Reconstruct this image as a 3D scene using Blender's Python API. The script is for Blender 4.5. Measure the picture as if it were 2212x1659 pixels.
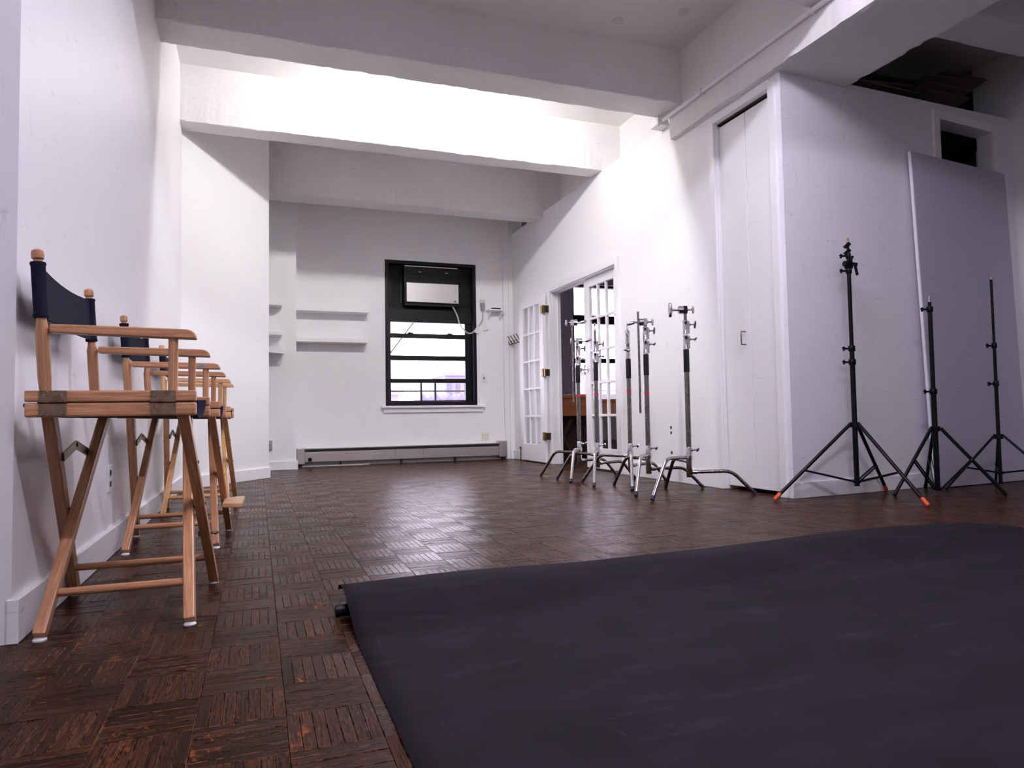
import bpy, math, random
import numpy as np
from mathutils import Vector, Matrix
for o in list(bpy.data.objects): bpy.data.objects.remove(o)
SC = bpy.context.scene
COL = SC.collection
random.seed(7)

# ------------------------------------------------------------------ camera
CAM_H = 0.57
YAW, PITCH, ROLL, FPX = math.radians(20.1), math.radians(2.63), math.radians(-0.92), 1505.0
fw = Vector((math.sin(YAW)*math.cos(PITCH), math.cos(YAW)*math.cos(PITCH), math.sin(PITCH)))
rt = Vector((math.cos(YAW), -math.sin(YAW), 0))
up = rt.cross(fw)
r2 = math.cos(ROLL)*rt + math.sin(ROLL)*up
u2 = -math.sin(ROLL)*rt + math.cos(ROLL)*up
cd = bpy.data.cameras.new('camera'); cam = bpy.data.objects.new('camera', cd); COL.objects.link(cam)
cd.sensor_width = 36.0; cd.lens = FPX/2212*36.0; cd.clip_start = 0.02; cd.clip_end = 500
cam.matrix_world = Matrix(((r2.x, u2.x, -fw.x, 0), (r2.y, u2.y, -fw.y, 0), (r2.z, u2.z, -fw.z, CAM_H), (0, 0, 0, 1)))
SC.camera = cam
# ------------------------------------------------------------------ world, exposure
SKY = 5.6
LAMP_BACK, LAMP_MID, LAMP_FILL = 102.0, 116.0, 124.0      # emission of the strip lights in the ceiling bays, the last an added fill
wd = bpy.data.worlds.new('overcast'); SC.world = wd; wd.use_nodes = True
bg = wd.node_tree.nodes['Background']; bg.inputs[0].default_value = (0.90, 0.81, 1.0, 1); bg.inputs[1].default_value = SKY
vs = SC.view_settings
vs.view_transform = 'Standard'; vs.look = 'None'; vs.gamma = 1.0; vs.use_curve_mapping = False; vs.exposure = 1.0
SC.cycles.diffuse_bounces = 10        # a white room: light keeps bouncing

# ------------------------------------------------------------------ materials
class NT:
    def __init__(s, name):
        m = bpy.data.materials.new(name); m.use_nodes = True; s.m = m; s.t = m.node_tree; s.t.nodes.clear()
        s.out = s.n('ShaderNodeOutputMaterial')
    def n(s, typ, **k):
        d = s.t.nodes.new(typ)
        for a, v in k.items(): setattr(d, a, v)
        return d
    def l(s, a, b): s.t.links.new(a, b)
    def val(s, node, **k):
        for a, v in k.items(): node.inputs[a].default_value = v
        return node
def c4(c): return (c[0], c[1], c[2], 1)
def mixc(t, fac, a, b):
    m = t.n('ShaderNodeMix', data_type='RGBA')
    for sock, v in ((0, fac), (6, a), (7, b)):
        if hasattr(v, 'links') or hasattr(v, 'is_linked'): t.l(v, m.inputs[sock])
        else: m.inputs[sock].default_value = v if sock == 0 else c4(v)
    return m.outputs[2]
def ramp(t, src, stops):
    r = t.n('ShaderNodeValToRGB'); t.l(src, r.inputs[0])
    while len(r.color_ramp.elements) < len(stops): r.color_ramp.elements.new(.5)
    for e, (p, c) in zip(r.color_ramp.elements, stops):
        e.position = p; e.color = c4(c) if hasattr(c, '__len__') else (c, c, c, 1)
    return r.outputs[0]
def noise(t, vec, scale, detail=4, rough=.55):
    n = t.n('ShaderNodeTexNoise'); n.inputs['Scale'].default_value = scale
    n.inputs['Detail'].default_value = detail; n.inputs['Roughness'].default_value = rough
    t.l(vec, n.inputs['Vector']); return n.outputs[0]
def mapping(t, vec, scale=(1, 1, 1), rot=(0, 0, 0)):
    m = t.n('ShaderNodeMapping'); m.inputs['Scale'].default_value = scale; m.inputs['Rotation'].default_value = rot
    t.l(vec, m.inputs['Vector']); return m.outputs[0]
def bumpn(t, h, strength, dist):
    b = t.n('ShaderNodeBump'); b.inputs['Strength'].default_value = strength; b.inputs['Distance'].default_value = dist
    t.l(h, b.inputs['Height']); return b.outputs[0]
def pbr(t, col=None, rough=.5, metal=0, normal=None, **k):
    p = t.n('ShaderNodeBsdfPrincipled')
    for nm, v in (('Base Color', col), ('Roughness', rough), ('Metallic', metal), ('Normal', normal)):
        if v is None: continue
        if hasattr(v, 'is_linked'): t.l(v, p.inputs[nm])
        else: p.inputs[nm].default_value = c4(v) if nm == 'Base Color' else v
    for nm, v in k.items(): p.inputs[nm.replace('_', ' ')].default_value = v
    t.l(p.outputs[0], t.out.inputs[0]); return p
M = {}
def flat(name, col, rough=.5, metal=0, var=.06, scale=25, bump=0, **k):
    t = NT(name); co = t.n('ShaderNodeTexCoord').outputs['Object']
    n = noise(t, co, scale)
    c = mixc(t, n, [x*(1-var) for x in col], [min(1, x*(1+var)) for x in col])
    nm = bumpn(t, n, bump, .01) if bump else None
    pbr(t, c, rough, metal, nm, **k); M[name] = t.m; return t.m
def paint(name, col, rough=.5, bump=.15, marks=.0, grain=1.0, blot=.04):
    """painted plaster: faint blotches, roller grain, dark scuffs with a shape of their own"""
    t = NT(name); co = t.n('ShaderNodeNewGeometry').outputs['Position']
    n1 = noise(t, co, .9, 5, .6)
    c = mixc(t, n1, [x*(1-blot) for x in col], [min(1, x*(1+blot)) for x in col])
    if marks:
        s = noise(t, mapping(t, co, (3.0, 3.0, 14), (.3, .5, .2)), 2.2, 7, .72)
        f = ramp(t, s, [(.615, 0), (.66, marks)])
        c = mixc(t, f, c, [x*.35 for x in col])
        s2 = noise(t, mapping(t, co, (9, 9, 1.6), (.1, .2, 0)), 3.1, 6, .7)
        f2 = ramp(t, s2, [(.63, 0), (.67, marks*.8)])
        c = mixc(t, f2, c, [x*.45 for x in col])
    h = noise(t, co, 60*grain, 6, .6)
    pbr(t, c, rough, 0, bumpn(t, h, bump, .004)); M[name] = t.m; return t.m
def concrete(name, col):
    t = NT(name); co = t.n('ShaderNodeNewGeometry').outputs['Position']
    n1 = noise(t, co, 1.6, 6, .65)
    c = mixc(t, n1, [x*.86 for x in col], [min(1, x*1.06) for x in col])
    pits = noise(t, mapping(t, co, (6, 14, 14)), 3.5, 8, .7)
    f = ramp(t, pits, [(.615, 0), (.68, .4)])
    c = mixc(t, f, c, [x*.4 for x in col])
    h = noise(t, mapping(t, co, (1.6, 1.6, 2.2)), 9, 10, .72)
    pbr(t, c, .75, 0, bumpn(t, h, .42, .05)); M[name] = t.m; return t.m
def wood(name, a, b, rough=.38, sc=1.0, dark=None):
    t = NT(name); tc = t.n('ShaderNodeTexCoord')
    uv = tc.outputs['UV']
    g = noise(t, mapping(t, uv, (9*sc, 150*sc, 1)), 1.0, 7, .62)
    g2 = noise(t, mapping(t, uv, (2*sc, 14*sc, 1)), 1.0, 3, .5)
    c = mixc(t, ramp(t, g, [(.38, 0), (.62, 1)]), a, b)
    c = mixc(t, ramp(t, g2, [(.40, 0), (.66, .6)]), c, dark or [x*.6 for x in a])
    pbr(t, c, rough, 0, bumpn(t, g, .08, .002), Coat_Weight=.25, Coat_Roughness=.25); M[name] = t.m; return t.m
def metal(name, col, rough, aniso=0, var=.08):
    t = NT(name); co = t.n('ShaderNodeTexCoord').outputs['Object']
    n = noise(t, co, 40, 5, .6)
    c = mixc(t, n, [x*(1-var) for x in col], [min(1, x*(1+var)) for x in col])
    r = ramp(t, n, [(.35, max(.02, rough*.92)), (.65, rough*1.1)])
    pbr(t, c, r, 1.0); M[name] = t.m; return t.m
def emit(name, col, s):
    t = NT(name); e = t.n('ShaderNodeEmission'); e.inputs[0].default_value = c4(col); e.inputs[1].default_value = s
    t.l(e.outputs[0], t.out.inputs[0]); M[name] = t.m; return t.m
def glass(name, tint=(.97, .97, .98), spec=1.0):
    t = NT(name); tr = t.n('ShaderNodeBsdfTransparent'); tr.inputs[0].default_value = c4(tint)
    gl = t.n('ShaderNodeBsdfGlossy'); gl.inputs['Roughness'].default_value = .01
    fr = t.n('ShaderNodeFresnel'); fr.inputs[0].default_value = 1.45
    mx = t.n('ShaderNodeMixShader'); bf = t.n('ShaderNodeNewGeometry').outputs['Backfacing']; iv = t.n('ShaderNodeMath', operation='SUBTRACT'); iv.inputs[0].default_value = 1; t.l(bf, iv.inputs[1]); ml = t.n('ShaderNodeMath', operation='MULTIPLY'); t.l(fr.outputs[0], ml.inputs[0]); t.l(iv.outputs[0], ml.inputs[1]); t.l(ml.outputs[0], mx.inputs[0]); t.l(tr.outputs[0], mx.inputs[1]); t.l(gl.outputs[0], mx.inputs[2])
    t.l(mx.outputs[0], t.out.inputs[0]); M[name] = t.m; return t.m

paint('wall_white', (.872, .868, .872), .55, .12, .10)
paint('wall_left', (.87, .858, .87), .42, .12, .22)
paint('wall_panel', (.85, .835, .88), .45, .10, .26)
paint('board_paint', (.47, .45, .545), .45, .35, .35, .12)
paint('trim_white', (.88, .87, .875), .35, .05, .0, blot=.02)
paint('baseboard_paint', (.86, .85, .86), .38, .2, .5)
paint('door_white', (.87, .862, .865), .4, .04, .12)
concrete('beam_concrete', (.89, .868, .86))
paint('ceiling_paint', (.85, .815, .81), .7, .35, .12, .5)
flat('dark_room', (.02, .018, .022), .8)  # near-black colour standing in for the shade of unlit interiors
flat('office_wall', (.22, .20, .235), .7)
wood("beech", (.40, .168, .074), (.68, .345, .172), .36)
wood('beech_light', (.60, .30, .12), (.82, .50, .24), .36)
wood('office_wood', (.33, .10, .025), (.42, .15, .045), .35)
wood('office_wood_dark', (.055, .02, .010), (.08, .03, .016), .5)
metal('chrome', (.58, .58, .60), .10)
metal('chrome_worn', (.46, .44, .44), .22)
metal('steel', (.22, .20, .19), .27, var=.02)
metal('brass', (.62, .42, .14), .25)
metal('bronze', (.14, .095, .05), .35)
metal('zinc', (.24, .155, .105), .28, var=.55)
metal('nickel', (.55, .53, .52), .3)
flat('black_foam', (.010, .009, .010), .9, bump=.3, scale=200)
flat('black_plastic', (.0045, .004, .0052), .42, Specular_IOR_Level=.18)
flat('stand_black', (.0045, .004, .0052), .28, Specular_IOR_Level=.18)
flat('orange_tape', (.75, .085, .03), .45)
flat('red_tape', (.55, .010, .045), .5)
flat('blue_tape', (.10, .32, .48), .5)
flat('navy_rubber', (.012, .015, .05), .6)
flat('white_plastic', (.82, .81, .80), .3)
flat('ivory_plastic', (.80, .76, .62), .35)
flat('slot_black', (.01, .01, .01), .6)
flat('grey_plastic', (.30, .29, .31), .45)
flat('grey_cord', (.52, .51, .52), .5)
flat('white_glide', (.80, .80, .80), .35)
flat('window_black', (.0045, .004, .0052), .45, Specular_IOR_Level=.18)
flat('window_panel', (.0045, .004, .0052), .6, Specular_IOR_Level=.18)
metal('ac_silver', (.44, .42, .41), .40)
flat('cardboard', (.13, .10, .075), .85, var=.2, scale=6)
flat('brick_pink', (.125, .105, .125), .9, var=.2, scale=1.0)
flat('facade_grey', (.085, .08, .115), .9, var=.15, scale=.6)  # pale lavender haze mixed into the far facade colours
flat('facade_blue', (.125, .12, .15), .9, var=.15, scale=.6)
flat('facade_window', (.06, .058, .082), .3)
flat('tree_bark', (.07, .065, .09), .9)
flat('shade_white', (.80, .80, .82), .8)
t = NT('heater_metal'); co = t.n('ShaderNodeTexCoord').outputs['Object']
n = noise(t, mapping(t, co, (1.5, 20, 20)), 2, 5)
pbr(t, mixc(t, n, (.36, .315, .29), (.48, .42, .39)), .42, .7); M['heater_metal'] = t.m
# navy canvas
t = NT('canvas'); uv = t.n('ShaderNodeTexCoord').outputs['Object']
w1 = noise(t, uv, 260, 2, .5); w2 = noise(t, uv, 14, 4, .6)
c = mixc(t, w1, (.0045, .0048, .014), (.011, .0115, .030)); c = mixc(t, ramp(t, w2, [(.5, 0), (.8, .35)]), c, (.016, .018, .040))
p = pbr(t, c, .85, 0, bumpn(t, w1, .3, .002), Specular_IOR_Level=.15); M['canvas'] = t.m
# seamless black paper with dusty scuffs
t = NT('black_paper'); co = t.n('ShaderNodeNewGeometry').outputs['Position']
d1 = noise(t, mapping(t, co, (1.0, 2.2, 1)), 3.0, 6, .6)
c = mixc(t, ramp(t, d1, [(.35, 0), (.75, 1)]), (.0092, .0073, .0106), (.0160, .0134, .0186))
s1 = noise(t, mapping(t, co, (2.5, 11, 1), (0, 0, .25)), 1.0, 7, .68)
c = mixc(t, ramp(t, s1, [(.57, 0), (.72, .5)]), c, (.036, .032, .046))
s2 = noise(t, mapping(t, co, (34, 2.6, 1), (0, 0, -.5)), 1.0, 6, .7)
c = mixc(t, ramp(t, s2, [(.655, 0), (.70, .4)]), c, (.055, .052, .064))
s4 = noise(t, mapping(t, co, (2.2, 46, 1), (0, 0, .12)), 1.0, 6, .7)
c = mixc(t, ramp(t, s4, [(.665, 0), (.71, .4)]), c, (.055, .052, .064))
s3 = t.n('ShaderNodeTexVoronoi'); s3.inputs['Scale'].default_value = 9; t.l(co, s3.inputs['Vector'])
c = mixc(t, ramp(t, s3.outputs['Distance'], [(.012, .9), (.02, 0)]), c, (.14, .135, .145))
pbr(t, c, .85, 0, bumpn(t, noise(t, co, 5, 4), .12, .02), Specular_IOR_Level=.10); M['black_paper'] = t.m
# parquet: grain runs along each finger (UV), tone differs per finger (attribute), with sheen by finger direction painted in
t = NT('parquet'); uv = t.n('ShaderNodeUVMap', uv_map='UVMap').outputs[0]; eu = t.n('ShaderNodeUVMap', uv_map='EdgeUV').outputs[0]
at = t.n('ShaderNodeAttribute', attribute_name='tone'); pos = t.n('ShaderNodeNewGeometry').outputs['Position']
def mth(op, a_, b_):
    m_ = t.n('ShaderNodeMath', operation=op)
    for k_, v_ in enumerate((a_, b_)):
        if hasattr(v_, 'is_linked'): t.l(v_, m_.inputs[k_])
        else: m_.inputs[k_].default_value = v_
    return m_.outputs[0]
g = noise(t, mapping(t, uv, (14, 230, 1)), 1.0, 9, .72)
tone = mixc(t, at.outputs['Fac'], (.0175, .0050, .0024), (.088, .0305, .0145))
c = mixc(t, ramp(t, g, [(.42, 0), (.60, .9)]), tone, (.0052, .0018, .0011))
w = noise(t, mapping(t, uv, (26, 210, 1)), 1.0, 9, .8)
big = noise(t, pos, 1.9, 5, .65)
wear = mth('MULTIPLY', ramp(t, w, [(.545, 0), (.64, 1)]), ramp(t, big, [(.42, .15), (.60, .9)]))
c = mixc(t, wear, c, (.088, .050, .038))
# pale and orange wear along the finger edges
sx = t.n('ShaderNodeSeparateXYZ'); t.l(eu, sx.inputs[0])
ev = mth('ABSOLUTE', mth('SUBTRACT', sx.outputs[1], .5), 0); el = mth('ABSOLUTE', mth('SUBTRACT', sx.outputs[0], .5), 0)
en = noise(t, pos, 38, 6, .75)
edge = mth('MAXIMUM', ramp(t, ev, [(.44, 0), (.49, 1)]), ramp(t, el, [(.491, 0), (.498, 1)]))
edge = mth('MULTIPLY', edge, ramp(t, en, [(.46, 0), (.55, 1)]))
edge = mth('MULTIPLY', edge, ramp(t, noise(t, pos, 2.6, 4, .6), [(.38, .2), (.58, 1)]))
c = mixc(t, edge, c, (.25, .105, .045))
o = noise(t, mapping(t, pos, (16, 7, 1), (0, 0, .6)), 1.0, 9, .8)
c = mixc(t, ramp(t, o, [(.595, 0), (.635, .8)]), c, (.24, .068, .018))
sc_ = noise(t, mapping(t, pos, (2.2, 60, 1), (0, 0, .42)), 1.0, 6, .7)
c = mixc(t, ramp(t, sc_, [(.655, 0), (.70, .55)]), c, (.15, .085, .055))
rr = ramp(t, noise(t, pos, 5, 6, .7), [(.35, .15), (.65, .30)])
ra = mth('ADD', rr, mth('MULTIPLY', mth('MAXIMUM', wear, edge), .30))
pbr(t, c, ra, 0, bumpn(t, g, .35, .002), Specular_IOR_Level=.034, Specular_Tint=(1, .88, .80, 1)); M['parquet'] = t.m
flat('parquet_joint', (.010, .005, .004), .8)
glass('pane_glass'); glass('window_glass')

# ------------------------------------------------------------------ mesh builder
class MB:
    def __init__(s): s.v = []; s.f = []; s.uv = []
    def add(s, vs, fs, uvs=None):
        b = len(s.v); s.v += [tuple(v) for v in vs]; s.f += [tuple(b+i for i in f) for f in fs]
        for k, f in enumerate(fs): s.uv.append(uvs[k] if uvs else None)
        return s
    def box(s, x0, x1, y0, y1, z0, z1):
        vs = [(x0,y0,z0),(x1,y0,z0),(x1,y1,z0),(x0,y1,z0),(x0,y0,z1),(x1,y0,z1),(x1,y1,z1),(x0,y1,z1)]
        return s.add(vs, [(0,3,2,1),(4,5,6,7),(0,1,5,4),(1,2,6,5),(2,3,7,6),(3,0,4,7)])
    def prism(s, poly, z0, z1):
        """poly: list of (x,y) counter-clockwise; z1 may be a list of heights"""
        n = len(poly); zt = z1 if hasattr(z1, '__len__') else [z1]*n
        vs = [(x,y,z0) for x,y in poly] + [(x,y,zt[i]) for i,(x,y) in enumerate(poly)]
        return s.add(vs, [tuple(range(n-1,-1,-1)), tuple(range(n,2*n))] + [(i,(i+1)%n,n+(i+1)%n,n+i) for i in range(n)])
    def bar(s, p0, p1, w, h, upv=(0,0,1)):
        """rectangular bar from p0 to p1, width w sideways, h along upv"""
        p0, p1 = Vector(p0), Vector(p1); d = (p1-p0); L = d.length; d.normalize()
        u = Vector(upv); u = (u-d*u.dot(d)).normalized(); r = d.cross(u)
        vs = []
        for p in (p0, p1):
            for a, b in ((-1,-1),(1,-1),(1,1),(-1,1)): vs.append(p+r*(a*w/2)+u*(b*h/2))
        side = [[(0,0),(0,w),(L,w),(L,0)]]
        fs = [(3,2,1,0),(4,5,6,7),(0,1,5,4),(1,2,6,5),(2,3,7,6),(3,0,4,7)]
        o = random.random()*9
        uvs = [[(o+0,o),(o+.02,o),(o+.02,o+.02),(o,o+.02)]]*2 + [[(o,o+k*.05),(o,o+k*.05+w),(o+L,o+k*.05+w),(o+L,o+k*.05)] for k in range(4)]
        return s.add(vs, fs, uvs)
    def cyl(s, p0, p1, r0, r1=None, n=12, cap=True):
        p0, p1 = Vector(p0), Vector(p1); r1 = r0 if r1 is None else r1
        d = (p1-p0); L = d.length; d.normalize()
        a = Vector((0,0,1)) if abs(d.z) < .9 else Vector((1,0,0)); u = d.cross(a).normalized(); w = d.cross(u)
        vs = []
        for p, r in ((p0, r0), (p1, r1)):
            for k in range(n):
                t = 2*math.pi*k/n; vs.append(p+u*(r*math.cos(t))+w*(r*math.sin(t)))
        fs = [(k,(k+1)%n,n+(k+1)%n,n+k) for k in range(n)]
        o = random.random()*9; q = 2*math.pi*r0/n
        uvs = [[(o,o+k*q),(o,o+(k+1)*q),(o+L,o+(k+1)*q),(o+L,o+k*q)] for k in range(n)]
        if cap:
            fs += [tuple(range(n-1,-1,-1)), tuple(range(n,2*n))]; uvs += [None, None]
        return s.add(vs, fs, uvs)
    def tube(s, pts, r, n=10):
        P = [Vector(p) for p in pts]; m = len(P); vs = []; prev = None; L = 0; Ls = [0]
        for i in range(1, m): L += (P[i]-P[i-1]).length; Ls.append(L)
        for i, p in enumerate(P):
            d = (P[min(i+1,m-1)]-P[max(i-1,0)]).normalized()
            if prev is None:
                a = Vector((0,0,1)) if abs(d.z) < .9 else Vector((1,0,0)); u = d.cross(a).normalized()
            else: u = (prev-d*prev.dot(d)).normalized()
            prev = u; w = d.cross(u); rr = r[i] if hasattr(r, '__len__') else r
            for k in range(n):
                t = 2*math.pi*k/n; vs.append(p+u*(rr*math.cos(t))+w*(rr*math.sin(t)))
        fs = []; uvs = []; q = .02; o = random.random()*9
        for i in range(m-1):
            for k in range(n):
                fs.append((i*n+k, i*n+(k+1)%n, (i+1)*n+(k+1)%n, (i+1)*n+k))
                uvs.append([(o+Ls[i],o+k*q),(o+Ls[i],o+(k+1)*q),(o+Ls[i+1],o+(k+1)*q),(o+Ls[i+1],o+k*q)])
        fs += [tuple(range(n-1,-1,-1)), tuple(range((m-1)*n, m*n))]; uvs += [None, None]
        return s.add(vs, fs, uvs)
    def lathe(s, base, axis, prof, n=14):
        """prof: list of (radius, distance along axis)"""
        b, d = Vector(base), Vector(axis).normalized()
        return s.tube_prof([b+d*h for _, h in prof], [r for r, _ in prof], d, n)
    def tube_prof(s, P, R, d, n):
        a = Vector((0,0,1)) if abs(d.z) < .9 else Vector((1,0,0)); u = d.cross(a).normalized(); w = d.cross(u); vs = []
        for p, r in zip(P, R):
            for k in range(n):
                t = 2*math.pi*k/n; vs.append(p+u*(r*math.cos(t))+w*(r*math.sin(t)))
        m = len(P)
        fs = [(i*n+k, i*n+(k+1)%n, (i+1)*n+(k+1)%n, (i+1)*n+k) for i in range(m-1) for k in range(n)]
        o = random.random()*9
        uvs = [[(o+i*.02,o+k*.01),(o+i*.02,o+k*.01+.01),(o+i*.02+.02,o+k*.01+.01),(o+i*.02+.02,o+k*.01)] for i in range(m-1) for k in range(n)]
        fs += [tuple(range(n-1,-1,-1)), tuple(range((m-1)*n, m*n))]; uvs += [None, None]
        return s.add(vs, fs, uvs)
    def grid(s, fn, nu, nv, thick=None):
        """surface fn(u,v)->point; optional thickness along the normal"""
        P = [[Vector(fn(i/nu, j/nv)) for j in range(nv+1)] for i in range(nu+1)]
        def vid(i, j): return i*(nv+1)+j
        vs = [P[i][j] for i in range(nu+1) for j in range(nv+1)]
        fs = [(vid(i,j),vid(i+1,j),vid(i+1,j+1),vid(i,j+1)) for i in range(nu) for j in range(nv)]
        if thick:
            N = []
            for i in range(nu+1):
                for j in range(nv+1):
                    a = P[min(i+1,nu)][j]-P[max(i-1,0)][j]; b = P[i][min(j+1,nv)]-P[i][max(j-1,0)]
                    N.append(a.cross(b).normalized())
            K = len(vs); vs = vs+[v-nn*thick for v, nn in zip(vs, N)]
            fs = fs+[tuple(K+q for q in reversed(f)) for f in fs]
            e = [vid(i,0) for i in range(nu+1)]+[vid(nu,j) for j in range(1,nv+1)]+[vid(i,nv) for i in range(nu-1,-1,-1)]+[vid(0,j) for j in range(nv-1,0,-1)]
            fs += [(e[k], K+e[k], K+e[(k+1)%len(e)], e[(k+1)%len(e)]) for k in range(len(e))]
        return s.add(vs, fs)
    def build(s, name, mat, parent=None, bevel=0, smooth=None, origin=None):
        me = bpy.data.meshes.new(name)
        vs = [Vector(v) for v in s.v]; loc = Vector((0,0,0))
        if parent is None:
            if origin is None:
                lo = [min(v[i] for v in vs) for i in range(3)]; hi = [max(v[i] for v in vs) for i in range(3)]
                loc = Vector(((lo[0]+hi[0])/2, (lo[1]+hi[1])/2, lo[2]))
            else: loc = Vector(origin)
            vs = [v-loc for v in vs]
        me.from_pydata([tuple(v) for v in vs], [], s.f)
        uvl = me.uv_layers.new(name='UVMap')
        for p, uv in zip(me.polygons, s.uv):
            for k, li in enumerate(p.loop_indices):
                if uv and k < len(uv): uvl.data[li].uv = uv[k]
                else:
                    v = me.vertices[me.loops[li].vertex_index].co; nz = p.normal
                    if abs(nz.z) > .7: uvl.data[li].uv = (v.x, v.y)
                    elif abs(nz.x) > abs(nz.y): uvl.data[li].uv = (v.y, v.z)
                    else: uvl.data[li].uv = (v.x, v.z)
        me.validate(); me.update()
        if smooth:
            for p in me.polygons: p.use_smooth = True
            me.set_sharp_from_angle(angle=math.radians(smooth))
        me.materials.append(M[mat])
        o = bpy.data.objects.new(name, me); COL.objects.link(o); o.location = loc
        if parent is not None:
            o.parent = parent
            if 'world_geo' in parent and parent.parent is None: o.location = -parent.location   # geometry given in world coordinates
        if bevel:
            b = o.modifiers.new('bevel', 'BEVEL'); b.width = bevel; b.segments = 2; b.limit_method = 'ANGLE'
        return o
def tag(o, label=None, cat=None, group=None, kind=None):
    if label: o['label'] = label
    if cat: o['category'] = cat
    if group: o['group'] = group
    if kind: o['kind'] = kind
    return o
def thing(name, loc, label, cat, group=None, kind=None):
    o = bpy.data.objects.new(name, None); COL.objects.link(o); o.location = loc; o.empty_display_size = .1
    return tag(o, label, cat, group, kind)
def struct(name, mb, mat, label, cat='structure', **k):
    return tag(mb.build(name, mat, **k), label, cat, kind='structure')
def kids(o): return [c for c in bpy.data.objects if c.parent == o]
def B(*a): return MB().box(*a)

# ------------------------------------------------------------------ room constants
XL, XR, YB, CEIL = -0.60, 3.30, 8.85, 3.52
# panel wall runs slightly askew: y = PW(x)
def PW(x): return 3.68 + .085*(x-3.30)

# ------------------------------------------------------------------ floor with parquet fingers
fl = B(-2.2, 9.3, -3.2, 9.15, -.12, -.006).build('floor', 'parquet_joint', origin=(0, 0, 0))
tag(fl, 'dark brown finger parquet floor, worn and glossy, across the whole room', 'floor', kind='structure')
BS, NF = .1625, 7
FW = BS/NF
R3 = np.array([[r2.x, r2.y, r2.z], [u2.x, u2.y, u2.z], [fw.x, fw.y, fw.z]])
def project(x, y, z):
    q = R3 @ np.array([x, y, z-CAM_H])
    return 1106+FPX*q[0]/q[2], 829.5-FPX*q[1]/q[2], q[2]
fing = []                       # (cx, cy, along_y)
i0, i1 = int((-.75-.053)/BS)-1, int((5.95-.053)/BS)+1
j0, j1 = int((.35-1.769)/BS)-1, int((8.95-1.769)/BS)+1
for i in range(i0, i1):
    for j in range(j0, j1):
        bx, by = .053+(i+.5)*BS, 1.769+(j+.5)*BS
        if bx > 3.42 and by > PW(bx)+.15: continue
        if bx < -.8: continue
        if bx > .45 and bx < 3.0 and by < 2.1: continue       # under the paper sheet
        al = (i+j) % 2
        for k in range(NF):
            off = (k+.5-NF/2)*FW
            fing.append((bx+off, by, 1) if al else (bx, by+off, 0))
vis = []
for n, (x, y, a) in enumerate(fing):
    if y < .5: continue
    px, py, dz = project(x, y, 0)
    if dz > .2 and 20 < px < 2192 and 900 < py < 1640 and not (x > .19 and y < 2.25) and x > XL+.1: vis.append((dz, n))
vis.sort(); near = set(n for _, n in vis[:300])
def finger_geo(mb_v, mb_f, uvl, tones, edges, x, y, a, rng):
    g = .0014; hx, hy = (FW/2-g*.5, BS/2-g*.7) if a else (BS/2-g*.7, FW/2-g*.5)
    z = -rng.random()*.0010; tx, ty = (rng.random()-.5)*.006, (rng.random()-.5)*.006
    b = len(mb_v)
    for zz, ins in ((-.006, 0), (z-.0005, 0), (z, .0004)):
        for sx, sy in ((-1,-1),(1,-1),(1,1),(-1,1)):
            X, Y = sx*(hx-ins), sy*(hy-ins)
            mb_v.append((x+X, y+Y, zz+(tx*X+ty*Y if zz > -.005 else 0)))
    fs = [(b+8,b+9,b+10,b+11)]+[(b+L+k, b+L+(k+1)%4, b+L+4+(k+1)%4, b+L+4+k) for L in (0, 4) for k in range(4)]
    ou, ov = rng.random()*40, rng.random()*40
    tn = min(1, max(0, rng.gauss(.58 if a else .32, .20)))  # fingers along y drawn lighter: directional sheen put into the tone
    for f in fs:
        mb_f.append(f)
        for q in f:
            X, Y, _ = mb_v[q]; X -= x; Y -= y
            uvl.append((ou+(Y if a else X), ov+(X if a else Y))); tones.append(tn)
            edges.append(((Y/hy if a else X/hx)*.5+.5, (X/hx if a else Y/hy)*.5+.5))
def finger_mesh(name, lst, rng):
    v, f, uvs, tn, ed = [], [], [], [], []
    for x, y, a in lst: finger_geo(v, f, uvs, tn, ed, x, y, a, rng)
    me = bpy.data.meshes.new(name); me.from_pydata(v, [], f)
    ul = me.uv_layers.new(name='UVMap'); ul.data.foreach_set('uv', np.array(uvs, dtype=np.float32).ravel())
    e2 = me.uv_layers.new(name='EdgeUV'); e2.data.foreach_set('uv', np.array(ed, dtype=np.float32).ravel())
    ca = me.attributes.new('tone', 'FLOAT', 'CORNER'); ca.data.foreach_set('value', np.array(tn, dtype=np.float32))
    me.materials.append(M['parquet']); me.update(); return me
rng = random.Random(11)
rest = bpy.data.objects.new('parquet_fingers_far', finger_mesh('parquet_fingers_far', [f for n, f in enumerate(fing) if n not in near], rng))
COL.objects.link(rest); rest.parent = fl; tag(rest, 'parquet fingers of the rest of the floor', kind='stuff')
variants = {a: [finger_mesh('parquet_finger', [(0, 0, a)], rng) for _ in range(30)] for a in (0, 1)}
for n in sorted(near):
    x, y, a = fing[n]
    o = bpy.data.objects.new('parquet_finger', rng.choice(variants[a])); COL.objects.link(o); o.parent = fl; o.location = (x, y, 0)

# ------------------------------------------------------------------ walls
struct('wall_left', B(-1.05, XL, 2.17, 6.42, 0, 3.6), 'wall_left', 'long white left wall behind the row of chairs', 'wall')
struct('wall_recess', B(-2.1, -1.6, -3.1, 2.2, 0, 3.6).box(-1.6, -1.05, 2.17, 2.4, 0, 3.6), 'wall_left', 'white recess wall at the far left edge', 'wall')
ang = MB().prism([(-1.0, 6.42), (XL, 6.38), (.108, 7.32), (.03, 7.38), (-1.0, 6.9)], 0, 3.6)
struct('wall_angled', ang, 'wall_white', 'slanting white wall between the left wall and the shelf alcove', 'wall')
struct('wall_alcove', B(-1.1, .42, 8.35, YB+.3, 0, 3.6).box(-1.3, -.95, 6.4, YB, 0, 3.6), 'wall_white', 'narrow white alcove wall with three short shelves', 'wall')
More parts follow.
